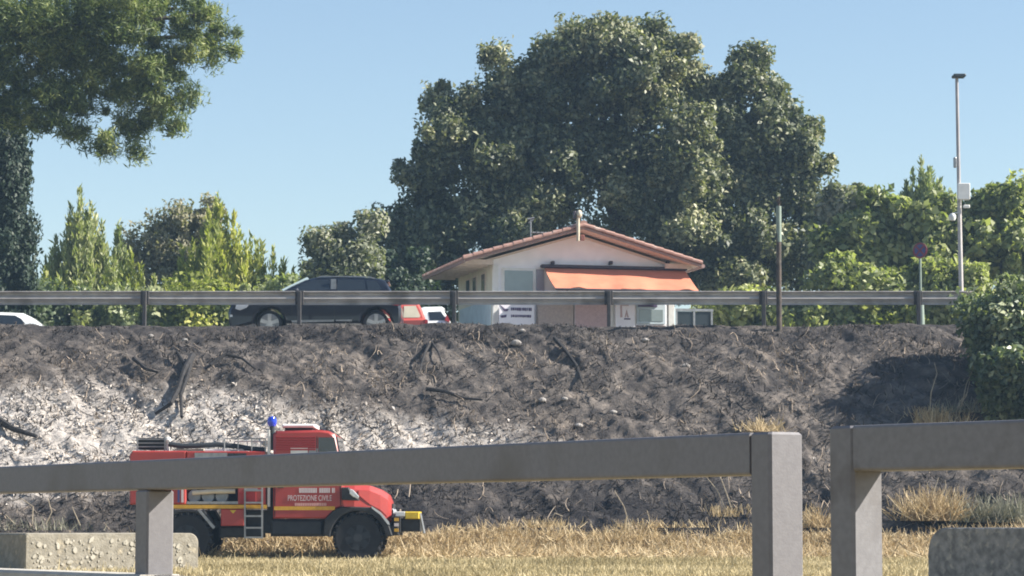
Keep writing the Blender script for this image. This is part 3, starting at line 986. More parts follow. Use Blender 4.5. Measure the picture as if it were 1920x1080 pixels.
# walls
wall = [(WX0, -.3), (WX1, -.3), (WX1, zr(WX1, -.2)), (0, zr(0, -.2)), (WX0, zr(WX0, -.2))]
MB().prism(wall, WY, WY + .2).build('wall', M_WALL, hs)
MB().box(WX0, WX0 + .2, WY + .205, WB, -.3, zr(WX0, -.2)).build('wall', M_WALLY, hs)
MB().box(WX1 - .2, WX1, WY + .205, WB, -.3, zr(WX1, -.2)).build('wall', M_WALL, hs)
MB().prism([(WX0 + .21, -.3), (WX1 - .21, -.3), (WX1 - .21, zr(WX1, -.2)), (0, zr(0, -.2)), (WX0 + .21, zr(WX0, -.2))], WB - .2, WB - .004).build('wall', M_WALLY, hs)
# roof: two slabs, rows of barrel tiles, verge tiles and fascia
b = MB()
for s in (-1, 1):
    b.prism([(0, zr(0, -.02)), (s * EX, zr(EX, -.02)), (s * EX, zr(EX, -.10)), (0, zr(0, -.10))], 0.02, RD)
roof = b.build('roof', M_SOFFIT, hs)
b = MB()
for s in (-1, 1):
    for k in range(int(RD / .24)):
        y = .12 + k * .24
        pts = []
        ring = []
        for end in (.03, EX + .06):
            ring.append([(s * end, y + .10 * math.cos(t), zr(end, -.012) + .085 * math.sin(t)) for t in np.linspace(0, math.pi, 6)])
        b.loft(ring)
b.build('roof_tile_rows', M_TILE, roof, 'stuff')
tile = None
for s in (-1, 1):
    L = math.hypot(EX, AZ - EZ)
    nn = 12
    for k in range(nn):
        u0, u1 = EX * k / nn, EX * (k + 1) / nn + .05
        r0 = [(s * u0, -.02 + .09 * math.cos(t), zr(u0, .015) + .075 * math.sin(t)) for t in np.linspace(-.4, math.pi + .4, 7)]
        r1 = [(s * u1, -.02 + .10 * math.cos(t), zr(u1, .03) + .085 * math.sin(t)) for t in np.linspace(-.4, math.pi + .4, 7)]
        MB().loft([r0, r1]).build('verge_tile', M_TILE, roof)
    MB().prism([(0, zr(0, -.03)), (s * (EX - .02), zr(EX - .02, -.03)), (s * (EX - .02), zr(EX - .02, -.11)), (0, zr(0, -.11))], -.015, .015).build('fascia', M_FASCIA, roof)
    MB().prism([(s * .05, zr(.05, -.19)), (s * 2.95, zr(2.95, -.19)), (s * 2.95, zr(2.95, -.26)), (s * .05, zr(.05, -.26))], WY - .06, WY - .003).build('barge_board', M_SOFFIT, roof)
for k in range(9):
    y = .5 + k * .7
    for s in (-1, 1):
        MB().box(s * (EX - 1.0), s * (EX - .12), y, y + .09, zr(EX - .5, -.27), zr(EX - .5, -.12)).build('rafter_end', M_SOFFIT, roof)
MB().box(-EX - .02, -EX + .03, .05, RD, EZ - .12, EZ - .02).build('eave_board', M_FASCIA, roof)
MB().box(EX - .03, EX + .02, .05, RD, EZ - .12, EZ - .02).build('eave_board', M_FASCIA, roof)
MB().tube([(EX + .09, .0, EZ - .08), (EX + .09, RD, EZ - .08)], .065, 8).build('gutter', M_FASCIA, roof)
MB().tube([(0, -.06, AZ + .05), (0, RD, AZ + .05)], .12, 10).build('ridge_cap', M_TILE, roof)


def panel(name, x0p, x1p, y0p, y1p, m, yl=None, d=.03, parent=hs, bev=.006):
    yl = WY - .004 if yl is None else yl
    x0, z1 = H(x0p, y0p, yl)
    x1, z0 = H(x1p, y1p, yl)
    return MB().box(x0, x1, yl - d, yl, z0, z1, bev).build(name, m, parent)


panel('corner_board', 924, 934, 497, 700, M_WHITE, d=.05)
w = panel('window', 941, 1004, 502, 552, M_WHITE, d=.05)
panel('pane', 946, 999, 507, 549, M_PANE, WY - .056, .012, w)
panel('door', 1006, 1020, 505, 700, mat('mauve door', (.34, .31, .36), (.28, .26, .30), 4, .7), d=.04)
# side wall facing left: windows, pale panel
for yy in (1.9, 3.2, 4.2):
    wf = MB().box(WX0 - .03, WX0 - .003, yy, yy + .6, 2.2, 2.92).build('window', M_SOFFIT, hs)
    MB().box(WX0 - .036, WX0 - .031, yy + .06, yy + .54, 2.26, 2.86).build('pane', M_PANEDARK, wf)
MB().box(WX0 - .025, WX0 - .004, WY + .3, WB - .3, -.3, 2.0).build('wainscot', M_BLUEW, hs)
# counter front below the awning
panel('counter_panel', 1005, 1071, 568, 640, M_BEIGE, d=.30)
panel('counter_panel', 1073, 1146, 563, 640, M_WHITE, d=.30)
panel('counter_inlay', 1078, 1142, 569, 634, M_PINK, WY - .31, .012)
panel('counter_top', 1003, 1192, 556, 562, M_GREYMET, d=.42)
w = panel('window', 1193, 1247, 555, 608, M_BLUEW, d=.04)
panel('pane', 1198, 1243, 580, 603, M_PANE, WY - .046, .012, w)
panel('blind', 1196, 1232, 563, 576, M_INK, WY - .046, .03, w)
panel('low_panel', 1193, 1247, 610, 660, mat('brown low panel', (.2, .15, .14), (.15, .11, .1), 6, .8), d=.05)
x, z = H(1256, 500, .5)
MB().box(x - .10, x + .10, .35, .55, -.3, 2.72, .015).build('column', M_WHITE, hs)
# glazed side porch on the right
x0, _ = H(1268, 560, 1.6)
x1, _ = H(1334, 560, 1.6)
g = MB().box(x0, x1, 1.6, 1.63, .1, 1.75).build('porch_screen', mat('dim porch glass', (.025, .035, .042), (.02, .028, .034), 3, .35), hs)
for k in range(3):
    xx = x0 + (x1 - x0) * k / 2
    MB().box(xx - .03, xx + .03, 1.57, 1.60, .05, 1.8).build('porch_post', M_GREYMET, g)
MB().box(x0 - .03, x1 + .05, 1.56, 1.65, 1.76, 1.84).build('porch_rail', M_GREYMET, g)
# awning
ax0, az = H(1020, 502, WY - .1)
ax1, _ = H(1284, 502, WY - .1)
_, bz = H(1045, 541, WY - 1.7)
n, mrow = 26, 8
vs, fs = [], []
for j in range(mrow + 1):
    t = j / mrow
    for i in range(n + 1):
        u = i / n
        x = ax0 + (ax1 - ax0) * u
        sag = .045 * math.sin(u * 17 + t * 2) * t + .02 * math.sin(u * 41 + t * 5) * t + .05 * math.sin(t * math.pi) * (1 + .4 * math.sin(u * 9))
        vs.append((x, WY - .14 - 1.58 * t, az + (bz - az) * t - sag))
for j in range(mrow):
    for i in range(n):
        a = j * (n + 1) + i
        fs.append((a, a + 1, a + n + 2, a + n + 1))
aw = MB().add(vs, fs)
aw.add([(x, y, z - .012) for x, y, z in vs], fs)
awo = aw.build('awning', M_AWN, hs, None, True)
MB().tube([(ax0 - .02, WY - 1.73, bz - .02), (ax1 + .02, WY - 1.73, bz - .02)], .035, 8).build('front_bar', M_DARKMET, awo)
MB().box(ax0 - .12, ax1 + .05, WY - .24, WY - .06, az - .01, az + .10, .03).build('cassette', M_DARKMET, awo)
for px in (1036, 1145, 1252):
    x, z = H(px, 495, WY - .1)
    MB().box(x - .05, x + .05, WY - .2, WY - .005, z - .02, z + .09, .015).build('bracket', M_DARKMET, awo)
for x in (ax0 + .35, ax1 - .35):
    MB().tube([(x, WY - .15, az - .1), (x + .1, WY - .9, az - .62), (x, WY - 1.68, bz - .06)], .025, 6).build('folding_arm', M_DARKMET, awo)

# things fixed to the house
wp = lambda x, y, z: HO + Matrix.Rotation(HT, 3, 'Z') @ Vector((x, y, z))
x, z = H(995, 430, 3.0)
ant = thing('tv_antenna', 'small grey tv antenna on the left roof slope', 'antenna', wp(x, 3.0, 0), HT)
zb = zr(x)
_, zt = H(995, 410, 3.0)
_, zm = H(995, 436, 3.0)
MB().tube([(0, 0, zb - .05), (0, 0, zt)], .028, 7).build('mast', M_GREYMET, ant)
MB().tube([(-.02, 0, zm), (.62, 0, zm)], .026, 6).build('boom', M_GREYMET, ant)
b = MB()
for k in range(5):
    b.tube([(.05 + k * .13, -.16, zm + .01), (.05 + k * .13, .16, zm + .01)], .012, 5)
b.tube([(-.10, -.02, zt - .02), (.12, -.02, zt + .03)], .03, 5)
b.tube([(-.08, -.02, zt - .14), (.1, -.02, zt - .02)], .02, 5)
b.build('rods', M_GREYMET, ant)
x, z = H(1084, 445, -.12)
fl = thing('roof_lamp', 'pale lamp head on a short pole at the gable top of the house', 'lamp', wp(x, -.12, 0), HT)
_, z0 = H(1084, 452, -.12)
_, z1 = H(1084, 402, -.12)
MB().tube([(0, 0, z0), (0, 0, z1)], .055, 8).build('pole', M_CREAM, fl, None, True)
MB().lathe([(.02, -.12), (.07, -.08), (.095, .0), (.075, .09), (.03, .13)], (.03, -.02, z1), 'z', 12).build('lamp_head', M_CREAM, fl, None, True)
MB().box(-.16, -.07, -.06, .05, z1 - .14, z1 + .10, .02).build('lamp_back', M_DARKMET, fl)
MB().box(.06, .2, -.05, .06, z0 + .02, z0 + .2, .02).build('bracket', mat('rusty bracket', (.2, .07, .05), (.15, .05, .04), 8, .8), fl)
# banner and poster, both hung at the counter
bx0, bz1 = H(936, 565, WY - .36)
bx1, bz0 = H(1002, 632, WY - .36)
bn = thing('banner', 'white banner with dark emblem and two lines of blurred lettering', 'banner', wp(bx0, WY - .36, bz0), HT)
bw, bh = bx1 - bx0, bz1 - bz0
MB().box(0, bw, 0, .03, 0, bh, .004).build('cloth', M_BANNER, bn)
s_ = bw / 66.0
b = MB()
b.prism([(1 * s_, bh - 6 * s_), (10 * s_, bh - 13 * s_), (18 * s_, bh - 14 * s_), (15 * s_, bh - 18 * s_), (9 * s_, bh - 18 * s_)], -.012, -.002)
b.prism([(2 * s_, bh - 26 * s_), (14 * s_, bh - 24 * s_), (13 * s_, bh - 29 * s_), (4 * s_, bh - 30 * s_)], -.012, -.002)
b.build('emblem', M_INK, bn)
for line, (yy, hh, xa, xb) in enumerate(((11, 6, 22, 60), (24, 5, 22, 60))):
    b = MB()
    xx = xa
    while xx < xb:
        w_ = rnd.uniform(1.6, 4.2)
        b.box(xx * s_, min(xx + w_, xb + 1) * s_, -.008, -.002, bh - (yy + hh * rnd.uniform(.85, 1)) * s_, bh - yy * s_)
        xx += w_ + rnd.uniform(.5, 1.1)
    b.build('lettering', M_INK, bn)
bx0, bz1 = H(1154, 565, WY - .44)
bx1, bz0 = H(1190, 628, WY - .44)
ps = thing('poster', 'white poster with a faint pink picture right of the pink counter', 'poster', wp(bx0, WY - .44, bz0), HT)
bw, bh = bx1 - bx0, bz1 - bz0
MB().box(0, bw, 0, .03, 0, bh, .004).build('board', M_BANNER, ps)
b = MB()
s_ = bw / 36
b.prism([(9 * s_, bh - 5 * s_), (25 * s_, bh - 5 * s_), (25 * s_, bh - 8 * s_), (12 * s_, bh - 8 * s_), (13 * s_, bh - 29 * s_), (9 * s_, bh - 29 * s_)], -.008, -.002)
b.prism([(17 * s_, bh - 29 * s_), (21 * s_, bh - 14 * s_), (25 * s_, bh - 29 * s_), (22 * s_, bh - 29 * s_), (21 * s_, bh - 22 * s_), (19.5 * s_, bh - 29 * s_)], -.008, -.002)
b.build('picture', M_PINK, ps)
MB().box(16 * s_, 28 * s_, -.008, -.002, bh - 33 * s_, bh - 30.5 * s_).build('lettering', M_INK, ps)


# ------------------------------------------------------------------ cars on the road
def wheel(parent, c, r, w, face=-1, rim_m=M_ALLOY, spokes=5, tyre_m=M_TYRE, rim_r=.68):
    b = MB()
    b.lathe([(r * rim_r, -w / 2 + .01), (r * .93, -w / 2), (r, -w / 2 + .035), (r, w / 2 - .035), (r * .93, w / 2), (r * rim_r, w / 2 - .01)], c, 'y', 30)
    wh = b.build('wheel', tyre_m, parent, None, True)
    b = MB()
    y = face * w / 2
    b.lathe([(r * rim_r, y * .92), (r * (rim_r - .06), y * .96), (r * (rim_r - .09), y * .5), (.001, y * .45)] if face < 0 else [(.001, y * .45), (r * (rim_r - .09), y * .5), (r * (rim_r - .06), y * .96), (r * rim_r, y * .92)], c, 'y', 24)
    b.build('rim', M_RIM if rim_m is not M_ALLOY else M_RIMCAR, wh, None, True)
    b = MB()
    for k in range(spokes):
        t = 2 * math.pi * k / spokes + .3
        e = Vector((math.cos(t), 0, math.sin(t)))
        s = Vector((-math.sin(t), 0, math.cos(t)))
        p0, p1 = Vector(c) + Vector((0, y * .97, 0)), Vector(c) + e * r * (rim_r - .03) + Vector((0, y * .99, 0))
        wd = r * .15
        q = [p0 - s * wd * .8, p0 + s * wd * .8, p1 + s * wd, p1 - s * wd]
        b.loft([q, [v + Vector((0, -face * .03, 0)) for v in q]])
    b.lathe([(r * .2, -.02), (r * .2, .02)], (c[0], c[1] + y * .98, c[2]), 'y', 12)
    b.build('spokes', rim_m, wh)
    return wh


def carbody(name, label, cat, Y, body, cabin, wins, wheels, paint, W=1.8, extra=None, group=None, far_cab=.22, belt=None):
    """body/cabin/wins in photograph pixels (side view at depth Y)."""
    q = lambda pts: [(P(a, b, Y).x, P(a, b, Y).z) for a, b in pts]
    bp, cp = q(body), q(cabin)
    cx = sum(p[0] for p in bp) / len(bp)
    rt = thing(name, label, cat, (cx, Y + W / 2, 6.0), 0, group)
    MB().prism(bp, Y, Y + W, .07).build('body', paint, rt, None, True)
    zmin, zmax = min(p[1] for p in cp), max(p[1] for p in cp)
    tum = lambda z: .05 + far_cab * (z - zmin) / (zmax - zmin)
    ci = inset(cp, .05)
    def lay(poly, e): return [(x, Y + tum(z) + e, z) for x, z in poly]
    def layf(poly, e): return [(x, Y + W - tum(z) - e, z) for x, z in poly]
    MB().loft([lay(ci, 0), lay(cp, .06), layf(cp, .06), layf(ci, 0)]).build('roof', paint, rt, None, True)
    for wpoly in wins:
        wq = q(wpoly)
        MB().loft([[(x, y - .012, z) for x, y, z in lay(wq, 0)], [(x, y + .01, z) for x, y, z in lay(wq, 0)]]).build('side_window', M_GLASS, rt)
        MB().loft([[(x, y + .012, z) for x, y, z in layf(wq, 0)], [(x, y - .01, z) for x, y, z in layf(wq, 0)]]).build('side_window', M_GLASS, rt)
    for wx, wy, wr in wheels:
        c = P(wx, wy, Y)
        wheel(rt, (c.x, Y + .13, c.z), wr / F * Y, .22, -1, M_ALLOY, 5, M_TYRE, .76)
        wheel(rt, (c.x, Y + W - .13, c.z), wr / F * Y, .22, 1)
    return rt, q, lay


def arch(cx, cy, r, n=7):
    return [(cx + r * math.cos(t), cy - r * math.sin(t)) for t in np.linspace(0, math.pi, n)]


KY = 75.0
a1, a2 = arch(705, 606, 29), arch(505, 606, 29)
body = [(432, 618), (428, 600), (428, 582), (434, 570), (445, 563), (480, 553), (530, 547), (735, 545), (747, 562), (752, 578), (752, 600), (746, 618)] + a1 + a2
cabin = [(522, 549), (545, 536), (572, 523), (592, 518.5), (630, 516.5), (680, 518), (712, 521), (722, 525), (733, 543), (736, 549)]
suv, q, lay = carbody('parked_suv', 'dark navy suv with silver wheels beside the guardrail above the fire truck', 'car', KY, body, cabin,
    [[(545, 544), (566, 531), (588, 523.5), (617, 522.5), (617, 545)], [(632, 545), (632, 522.5), (682, 524), (686, 545)], [(690, 545), (686, 524.5), (706, 526.5), (714, 540), (712, 545)]],
    [(505, 606, 24), (705, 606, 24)], M_NAVY, 1.85)


def suvpart(name, poly, m, y0=-.012, y1=.03, bev=.0, parent=None):
    return MB().prism(q(poly), KY + y0, KY + y1, bev).build(name, m, parent or suv)


# windscreen
p0, p1 = P(531, 546, KY), P(578, 521.5, KY)
dz = Vector((-.05, 0, .06))
b = MB()
b.loft([[Vector((p0.x, KY + .13, p0.z)) + dz, Vector((p0.x, KY + 1.72, p0.z)) + dz, Vector((p1.x, KY + 1.52, p1.z)) + dz, Vector((p1.x, KY + .33, p1.z)) + dz],
        [Vector((p0.x, KY + .13, p0.z)), Vector((p0.x, KY + 1.72, p0.z)), Vector((p1.x, KY + 1.52, p1.z)), Vector((p1.x, KY + .33, p1.z))]])
b.build('windscreen', mat('windscreen painted sky reflection', (.42, .52, .54), (.36, .46, .48), 3, .08, spec=.9, coat=.5), suv)  # pale base colour paints the sky's reflection into the glass
suvpart('door_pillar', [(619.5, 546), (620, 522.5), (629, 522.5), (630, 546)], M_GREYMET, .10, .16)  # grey strip paints the sky's reflection onto the navy pillar
suvpart('headlight', [(441, 579), (443, 571), (452, 567), (470, 567), (462, 577), (450, 582)], M_LAMP, -.012, .2, .006)
suvpart('fog_light', [(431, 594), (431, 590), (436, 590), (436, 594)], M_LAMP, -.006, .06)
suvpart('tail_light', [(729, 571), (729, 564), (749, 563), (752, 571), (745, 573)], M_TAIL, -.012, .25, .006)
suvpart('sill_trim', [(546, 601), (570, 600), (626, 599.5), (626, 603), (548, 605)], M_GREYMET, -.012, .03)
suvpart('sill_trim', [(630, 602), (630, 599.5), (660, 599), (660, 602.5)], M_GREYMET, -.012, .03)
suvpart('roof_rail', [(592, 519), (600, 515.5), (690, 516), (704, 520), (700, 521.5), (688, 518), (604, 517.5)], M_GREYMET, .26, .30)
b = MB()
b.lathe([(29.5 / F * KY, -.012), (27 / F * KY, -.012)], (0, 0, 0), 'y', 8)
for seam in ([(546, 550), (548, 598)], [(626, 549), (627, 599)], [(682, 549), (676, 585)]):
    (ax, ay), (bx_, by_) = seam
    suvpart('door_seam', [(ax - .6, ay), (ax + .6, ay), (bx_ + .6, by_), (bx_ - .6, by_)], M_BLACK, -.004, .02)
for hx in (606, 668):
    suvpart('door_handle', [(hx, 556), (hx + 12, 556), (hx + 12, 559), (hx, 559)], M_GREYMET, -.03, .01)
b = MB()
m0 = P(553, 546, KY)
b.box(m0.x - .10, m0.x + .12, KY - .22, KY - .02, m0.z - .09, m0.z + .07, .04)
b.build('mirror', M_NAVY, suv)
c0 = P(727, 541, KY)
MB().box(c0.x - .35, c0.x + .02, KY + .3, KY + 1.55, P(0, 526, KY).z - .02, P(0, 523, KY).z, .015).build('spoiler', M_NAVY, suv)

CY = 82.5
rb = [(640, 660), (640, 615), (650, 606), (690, 598), (785, 596), (797, 596), (801, 610), (801, 645)] + arch(770, 656, 26) + arch(668, 656, 26)
rc = [(688, 600), (715, 578), (735, 569), (784, 567), (790, 578), (798, 599)]
red, q, lay = carbody('red_hatchback', 'faded red hatchback tail poking out behind the navy suv', 'car', CY, rb, rc,
    [[(757, 595), (757, 573), (779, 572), (788, 592), (786, 595)], [(700, 597), (718, 581), (736, 573), (751, 573), (751, 595)]], [(770, 656, 22), (668, 656, 22)], M_CARRED, 1.6)
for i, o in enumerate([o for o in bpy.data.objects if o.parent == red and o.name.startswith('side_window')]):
    o.data.materials[0] = mat('cream glass painted glare', (.62, .55, .42), (.55, .5, .38), 4, .25, spec=.7)  # cream base colour paints a bright reflection over the side glass
MB().prism(q([(797, 606), (797, 598), (802, 600), (803, 610)]), CY - .01, CY + .2).build('tail_light', M_TAIL, red)
wb = [(740, 662), (735, 640), (738, 612), (760, 603), (835, 601), (845, 606), (847, 640), (842, 660)] + arch(818, 657, 25) + arch(755, 657, 22)
wc = [(745, 606), (765, 588), (785, 577), (795, 574), (828, 573.5), (833, 577), (831, 581), (845, 604)]
wh1, q, lay = carbody('white_hatchback', 'white hatchback tail just left of the guardrail post in front of the house', 'car', CY + 2.6, wb, wc,
    [[(806, 600), (803, 584), (826, 583.5), (836, 597), (834, 600)]], [(818, 657, 22), (755, 657, 22)], M_CARWHITE, 1.65)
MB().prism(q([(834, 600), (838, 590), (843, 600), (843, 604)]), CY + 2.59, CY + 2.8).build('tail_light', M_TAIL, wh1)
wb = [(-190, 660), (-196, 640), (-192, 625), (-175, 614), (-90, 610), (72, 608), (78, 612), (84, 640), (80, 660)] + arch(40, 658, 26) + arch(-140, 658, 26)
wc = [(-105, 613), (-70, 592), (-45, 585.5), (0, 584), (40, 586), (52, 592), (74, 609)]
wh2, q, lay = carbody('white_car', 'white car roof and sloping window at the left end of the guardrail', 'car', 85.5, wb, wc,
    [[(-85, 610), (-62, 595), (-42, 590), (-18, 589), (-18, 608)], [(-12, 608), (-12, 589), (26, 590.5), (38, 597), (46, 606), (44, 608)]], [(40, 658, 22), (-140, 658, 22)], M_CARWHITE, 1.7)

# ------------------------------------------------------------------ fire truck on the field
TY0, TW = 59.0, 2.3
T = lambda px, py: (P(px, py, TY0).x, P(px, py, TY0).z)
TQ = lambda pts: [T(a, b) for a, b in pts]
tx, _ = T(510, 1050)
ft = thing('fire_truck', 'red off road fire truck with blue beacon parked on the straw below the slope', 'fire truck', (tx, TY0 + TW / 2, .24))


def tp(name, poly, m, y0, y1, bev=0.0, parent=None, smooth=False):
    return MB().prism(TQ(poly), TY0 + y0, TY0 + y1, bev).build(name, m, parent or ft, None, smooth)


def tb(name, x0, x1, y0p, y1p, m, y0, y1, bev=0.0, parent=None):
    return tp(name, [(x0, y1p), (x1, y1p), (x1, y0p), (x0, y0p)], m, y0, y1, bev, parent)


tb('chassis', 262, 735, 975, 992, M_CHASSIS, .55, 1.75, .02)
tb('fuel_tank', 506, 606, 973, 1006, M_CHASSIS, .12, .75, .06)
tb('battery_box', 408, 492, 986, 1008, M_CHASSIS, .2, .8, .05)
tb('axle', 330, 370, 1002, 1018, M_CHASSIS, .4, 1.9, .05)
tb('axle', 651, 691, 1002, 1018, M_CHASSIS, .4, 1.9, .05)
# cab
cab = tp('cab', [(512, 972), (512, 815), (518, 808), (600, 806), (617, 808), (628, 815), (645, 905), (643, 950), (632, 953), (611, 972)], M_RED, 0, TW, .05, None, True)
for k in range(6):
    tb('louvre', 518, 592, 818.5 + k * 4.6, 821.6 + k * 4.6, M_RED_D, -.018, .01, .004, cab)
tp('side_window', [(597, 878), (597, 820), (627, 820), (639, 878)], M_GLASS, -.008, .02, 0, cab)
tp('side_window', [(546, 886), (546, 852), (592, 852), (592, 886)], M_GLASS, -.008, .02, 0, cab)
tb('white_plate', 545, 577, 839, 850, M_WHITE, -.012, .01, 0, cab)
tb('grey_plate', 579, 596, 841, 850, M_GREYMET, -.012, .01, 0, cab)
a, b2 = Vector((T(629.5, 818)[0], 0, T(629.5, 818)[1])), Vector((T(645, 900)[0], 0, T(645, 900)[1]))
o_ = Vector((.02, 0, .004))
b = MB()
b.loft([[a + o_ + Vector((0, TY0 + .15, 0)), a + o_ + Vector((0, TY0 + TW - .15, 0)), b2 + o_ + Vector((0, TY0 + TW - .1, 0)), b2 + o_ + Vector((0, TY0 + .1, 0))],
        [a + Vector((0, TY0 + .15, 0)), a + Vector((0, TY0 + TW - .15, 0)), b2 + Vector((0, TY0 + TW - .1, 0)), b2 + Vector((0, TY0 + .1, 0))]])
b.build('windscreen', M_GLASS, cab)
dr = tp('door', [(516, 970), (516, 905), (638, 905), (638, 949), (631, 950), (610, 970)], M_RED, -.012, .01, .006, cab)
tb('door_handle', 520, 532, 912, 915, M_BLACK, -.05, 0, .008, dr)
tb('stripe', 514, 628, 949.5, 956.5, M_YEL, -.02, .0, 0, cab)
for xx_, y0_, y1_ in ((515.2, 852, 970), (638.6, 906, 948), (594, 818, 852)):
    tb('panel_gap', xx_ - .5, xx_ + .5, y0_, y1_, M_BLACK, -.014, .01, 0, cab)
tb('panel_gap', 514, 640, 903.6, 904.6, M_BLACK, -.014, .01, 0, cab)
tb('roof_box', 530, 583, 800, 807, M_BLACK, .5, 1.7, .02, cab)
tb('roof_hatch', 526, 588, 793.5, 800.5, M_WHITE, .4, 1.8, .03, cab)


def ftext(s, x0, x1, y0p, y1p, m, dy, parent):
    cu = bpy.data.curves.new('lettering', 'FONT')
    cu.body = s
    cu.size = 1
    cu.extrude = .002
    o = bpy.data.objects.new('lettering', cu)
    col.objects.link(o)
    bpy.context.view_layer.update()
    d = o.dimensions
    me = bpy.data.meshes.new_from_object(o)
    bpy.data.objects.remove(o)
    (xa, za), (xb, zb_) = T(x0, y1p), T(x1, y0p)
    vs = np.empty(len(me.vertices) * 3)
    me.vertices.foreach_get('co', vs)
    vs = vs.reshape(-1, 3)
    lo, hi = vs.min(0), vs.max(0)
    out = np.empty_like(vs)
    og = ORG[parent.name]
    out[:, 0] = xa + (vs[:, 0] - lo[0]) / (hi[0] - lo[0]) * (xb - xa) - og.x
    out[:, 2] = za + (vs[:, 1] - lo[1]) / (hi[1] - lo[1]) * (zb_ - za) - og.z
    out[:, 1] = TY0 + dy - vs[:, 2] * 1.0 - og.y
    me.vertices.foreach_set('co', out.ravel())
    me.update()
    me.materials.clear()
    return link('lettering', me, m, parent)


ftext('PROTEZIONE CIVILE', 540, 622, 928.5, 939, M_LETTER, -.018, dr)


def blurlines(x0, x1, y0p, y1p, m, dy, parent, gaps=()):
    b = MB()
    x = x0
    while x < x1:
        w_ = rnd.uniform(2.2, 3.6)
        if not any(g0 < x < g1 for g0, g1 in gaps):
            (xa, za), (xb, zb_) = T(x, y1p), T(min(x + w_, x1), y0p)
            hh = zb_ - za
            b.box(xa, xb, TY0 + dy - .004, TY0 + dy, za, zb_)
        x += w_ + .7
    return b.build('lettering', m, parent)


blurlines(561, 628, 915, 924, M_LETTER, -.014, dr, ((593, 597), (618, 622)))
blurlines(553, 612, 943, 948.5, mat('pink lettering', (.62, .34, .32), (.55, .3, .28), 6, .6), -.014, dr)
# bonnet, tapering towards the nose
st = [(640, 907, 950, .03), (664, 908, 950, .06), (692, 910, 951, .20), (712, 917.5, 962, .34), (726, 927, 976, .47), (732, 941, 981, .56)]
rings = []
for px, yt, yb, ny in st:
    x, zt = T(px, yt)
    _, zb_ = T(px, yb)
    h_ = zt - zb_
    rings.append([(x, TY0 + ny, zb_), (x, TY0 + ny, zt - .12 * min(1, h_ * 2)), (x, TY0 + ny + .14, zt), (x, TY0 + TW - ny - .14, zt), (x, TY0 + TW - ny, zt - .12 * min(1, h_ * 2)), (x, TY0 + TW - ny, zb_)])
bon = MB().loft(rings).build('bonnet', M_RED, ft)
rings = []
for (px, yt, yb, ny), (i0, i1) in zip([(672, 908, 950, .085), (692, 910, 951, .20), (712, 917.5, 962, .34), (724, 926, 974, .455)], [(8, 30), (8, 26), (8, 18), (10, 14)]):
    x, zt = T(px, yt + i0)
    _, zb_ = T(px, yb - (6 if px > 690 else 22))
    rings.append([(x, TY0 + ny - .02, zb_), (x, TY0 + ny - .02, zt - .04), (x, TY0 + ny + .01, zt - .04), (x, TY0 + ny + .01, zb_)])
MB().loft(rings).build('side_panel', M_RED, bon)
gx, gz1 = T(732.5, 944)
_, gz0 = T(732.5, 978)
gg = MB().box(gx - .01, gx + .03, TY0 + .65, TY0 + TW - .65, gz0, gz1, .01).build('grille', M_BLACK, bon)
for yy in (.6, TW - .84):
    hx, hz = T(733, 962)
    MB().box(hx - .03, hx + .05, TY0 + yy, TY0 + yy + .22, hz - .1, hz + .1, .03).build('headlight', M_LAMP, bon)
# front arches, mirror
for y0, y1 in ((-.04, .5), (TW - .5, TW + .04)):
    outer = [(606, 1004), (609, 974), (624, 958), (640, 950), (697, 951), (714, 963), (728, 980), (736, 1004)]
    inner = [(671 + 52 * math.cos(t), 1010 - 52 * math.sin(t)) for t in np.linspace(.06, math.pi - .06, 14)]
    tp('mudguard', outer + inner, M_BLACK, y0, y1, .02)
tp('arch_trim', [(697, 949), (714, 960.5), (729, 978), (731, 984), (727, 983), (713, 965), (697, 953)], M_LAMP, -.05, .0)
tp('mirror_arm', [(642, 938), (642, 914), (655, 914), (662, 928), (674, 936), (674, 939)], M_BLACK, -.30, .02, .02)
tp('mirror', [(657, 926), (658, 917), (664, 919), (675, 931), (673, 935), (664, 932)], M_LAMP, -.33, -.303, .01)
# wheels
for wx in (350, 671):
    x, z = T(wx, 1008)
    for y, f in ((.17, -1), (TW - .17, 1)):
        w = wheel(ft, (x, TY0 + y, z), .50, .36, f, M_CHASSIS, 6, M_TYRE, .55)
        b = MB()
        for k in range(22):
            t = 2 * math.pi * k / 22
            e = Vector((math.cos(t), 0, math.sin(t)))
            for s in (-1, 1):
                p0 = Vector((x, TY0 + y + s * .02, z)) + e * .505
                t2 = t + .12
                p1 = Vector((x, TY0 + y + s * .185, z)) + Vector((math.cos(t2), 0, math.sin(t2))) * .50
                b.bar(p0, p1, .06, .05, e)
        b.build('tread', M_TYRE, w)
# rear body
rbod = tp('rear_body', [(243, 946), (243, 853), (248, 845), (349, 845), (349, 946)], M_RED, .0, TW, .03)
tb('body_top', 349.5, 497, 846, 866, M_RED, .0, TW, .02, rbod)
for xx_ in (290, 320):
    tb('panel_gap', xx_ - .5, xx_ + .5, 862, 944, M_BLACK, -.004, .01, 0, rbod)
tb('bay_back', 349.5, 445, 866, 946, M_CHASSIS, .7, TW - .02, 0, rbod)
tb('locker', 446, 498, 866, 946, M_RED, .0, TW, .02, rbod)
tb('locker_door', 450, 480, 922, 943, M_RED_D, -.012, .01, .006, rbod)
tb('locker_plate', 459, 483, 915.5, 920, M_GREYMET, -.012, .01, 0, rbod)
tb('bay_floor', 349.5, 446, 940, 945, M_GREYMET, .02, .69, 0, rbod)
tb('corner_stripe', 340, 344, 912, 942, M_LETTER, -.01, .01, 0, rbod)
tb('corner_stripe', 333, 337, 912, 942, M_SIGNBLUE, -.01, .01, 0, rbod)
tb('side_board', 365, 426, 849, 858, M_GREYMET, -.012, .01, 0, rbod)
tb('dark_board', 427, 462, 850, 858, M_CHASSIS, -.012, .01, 0, rbod)
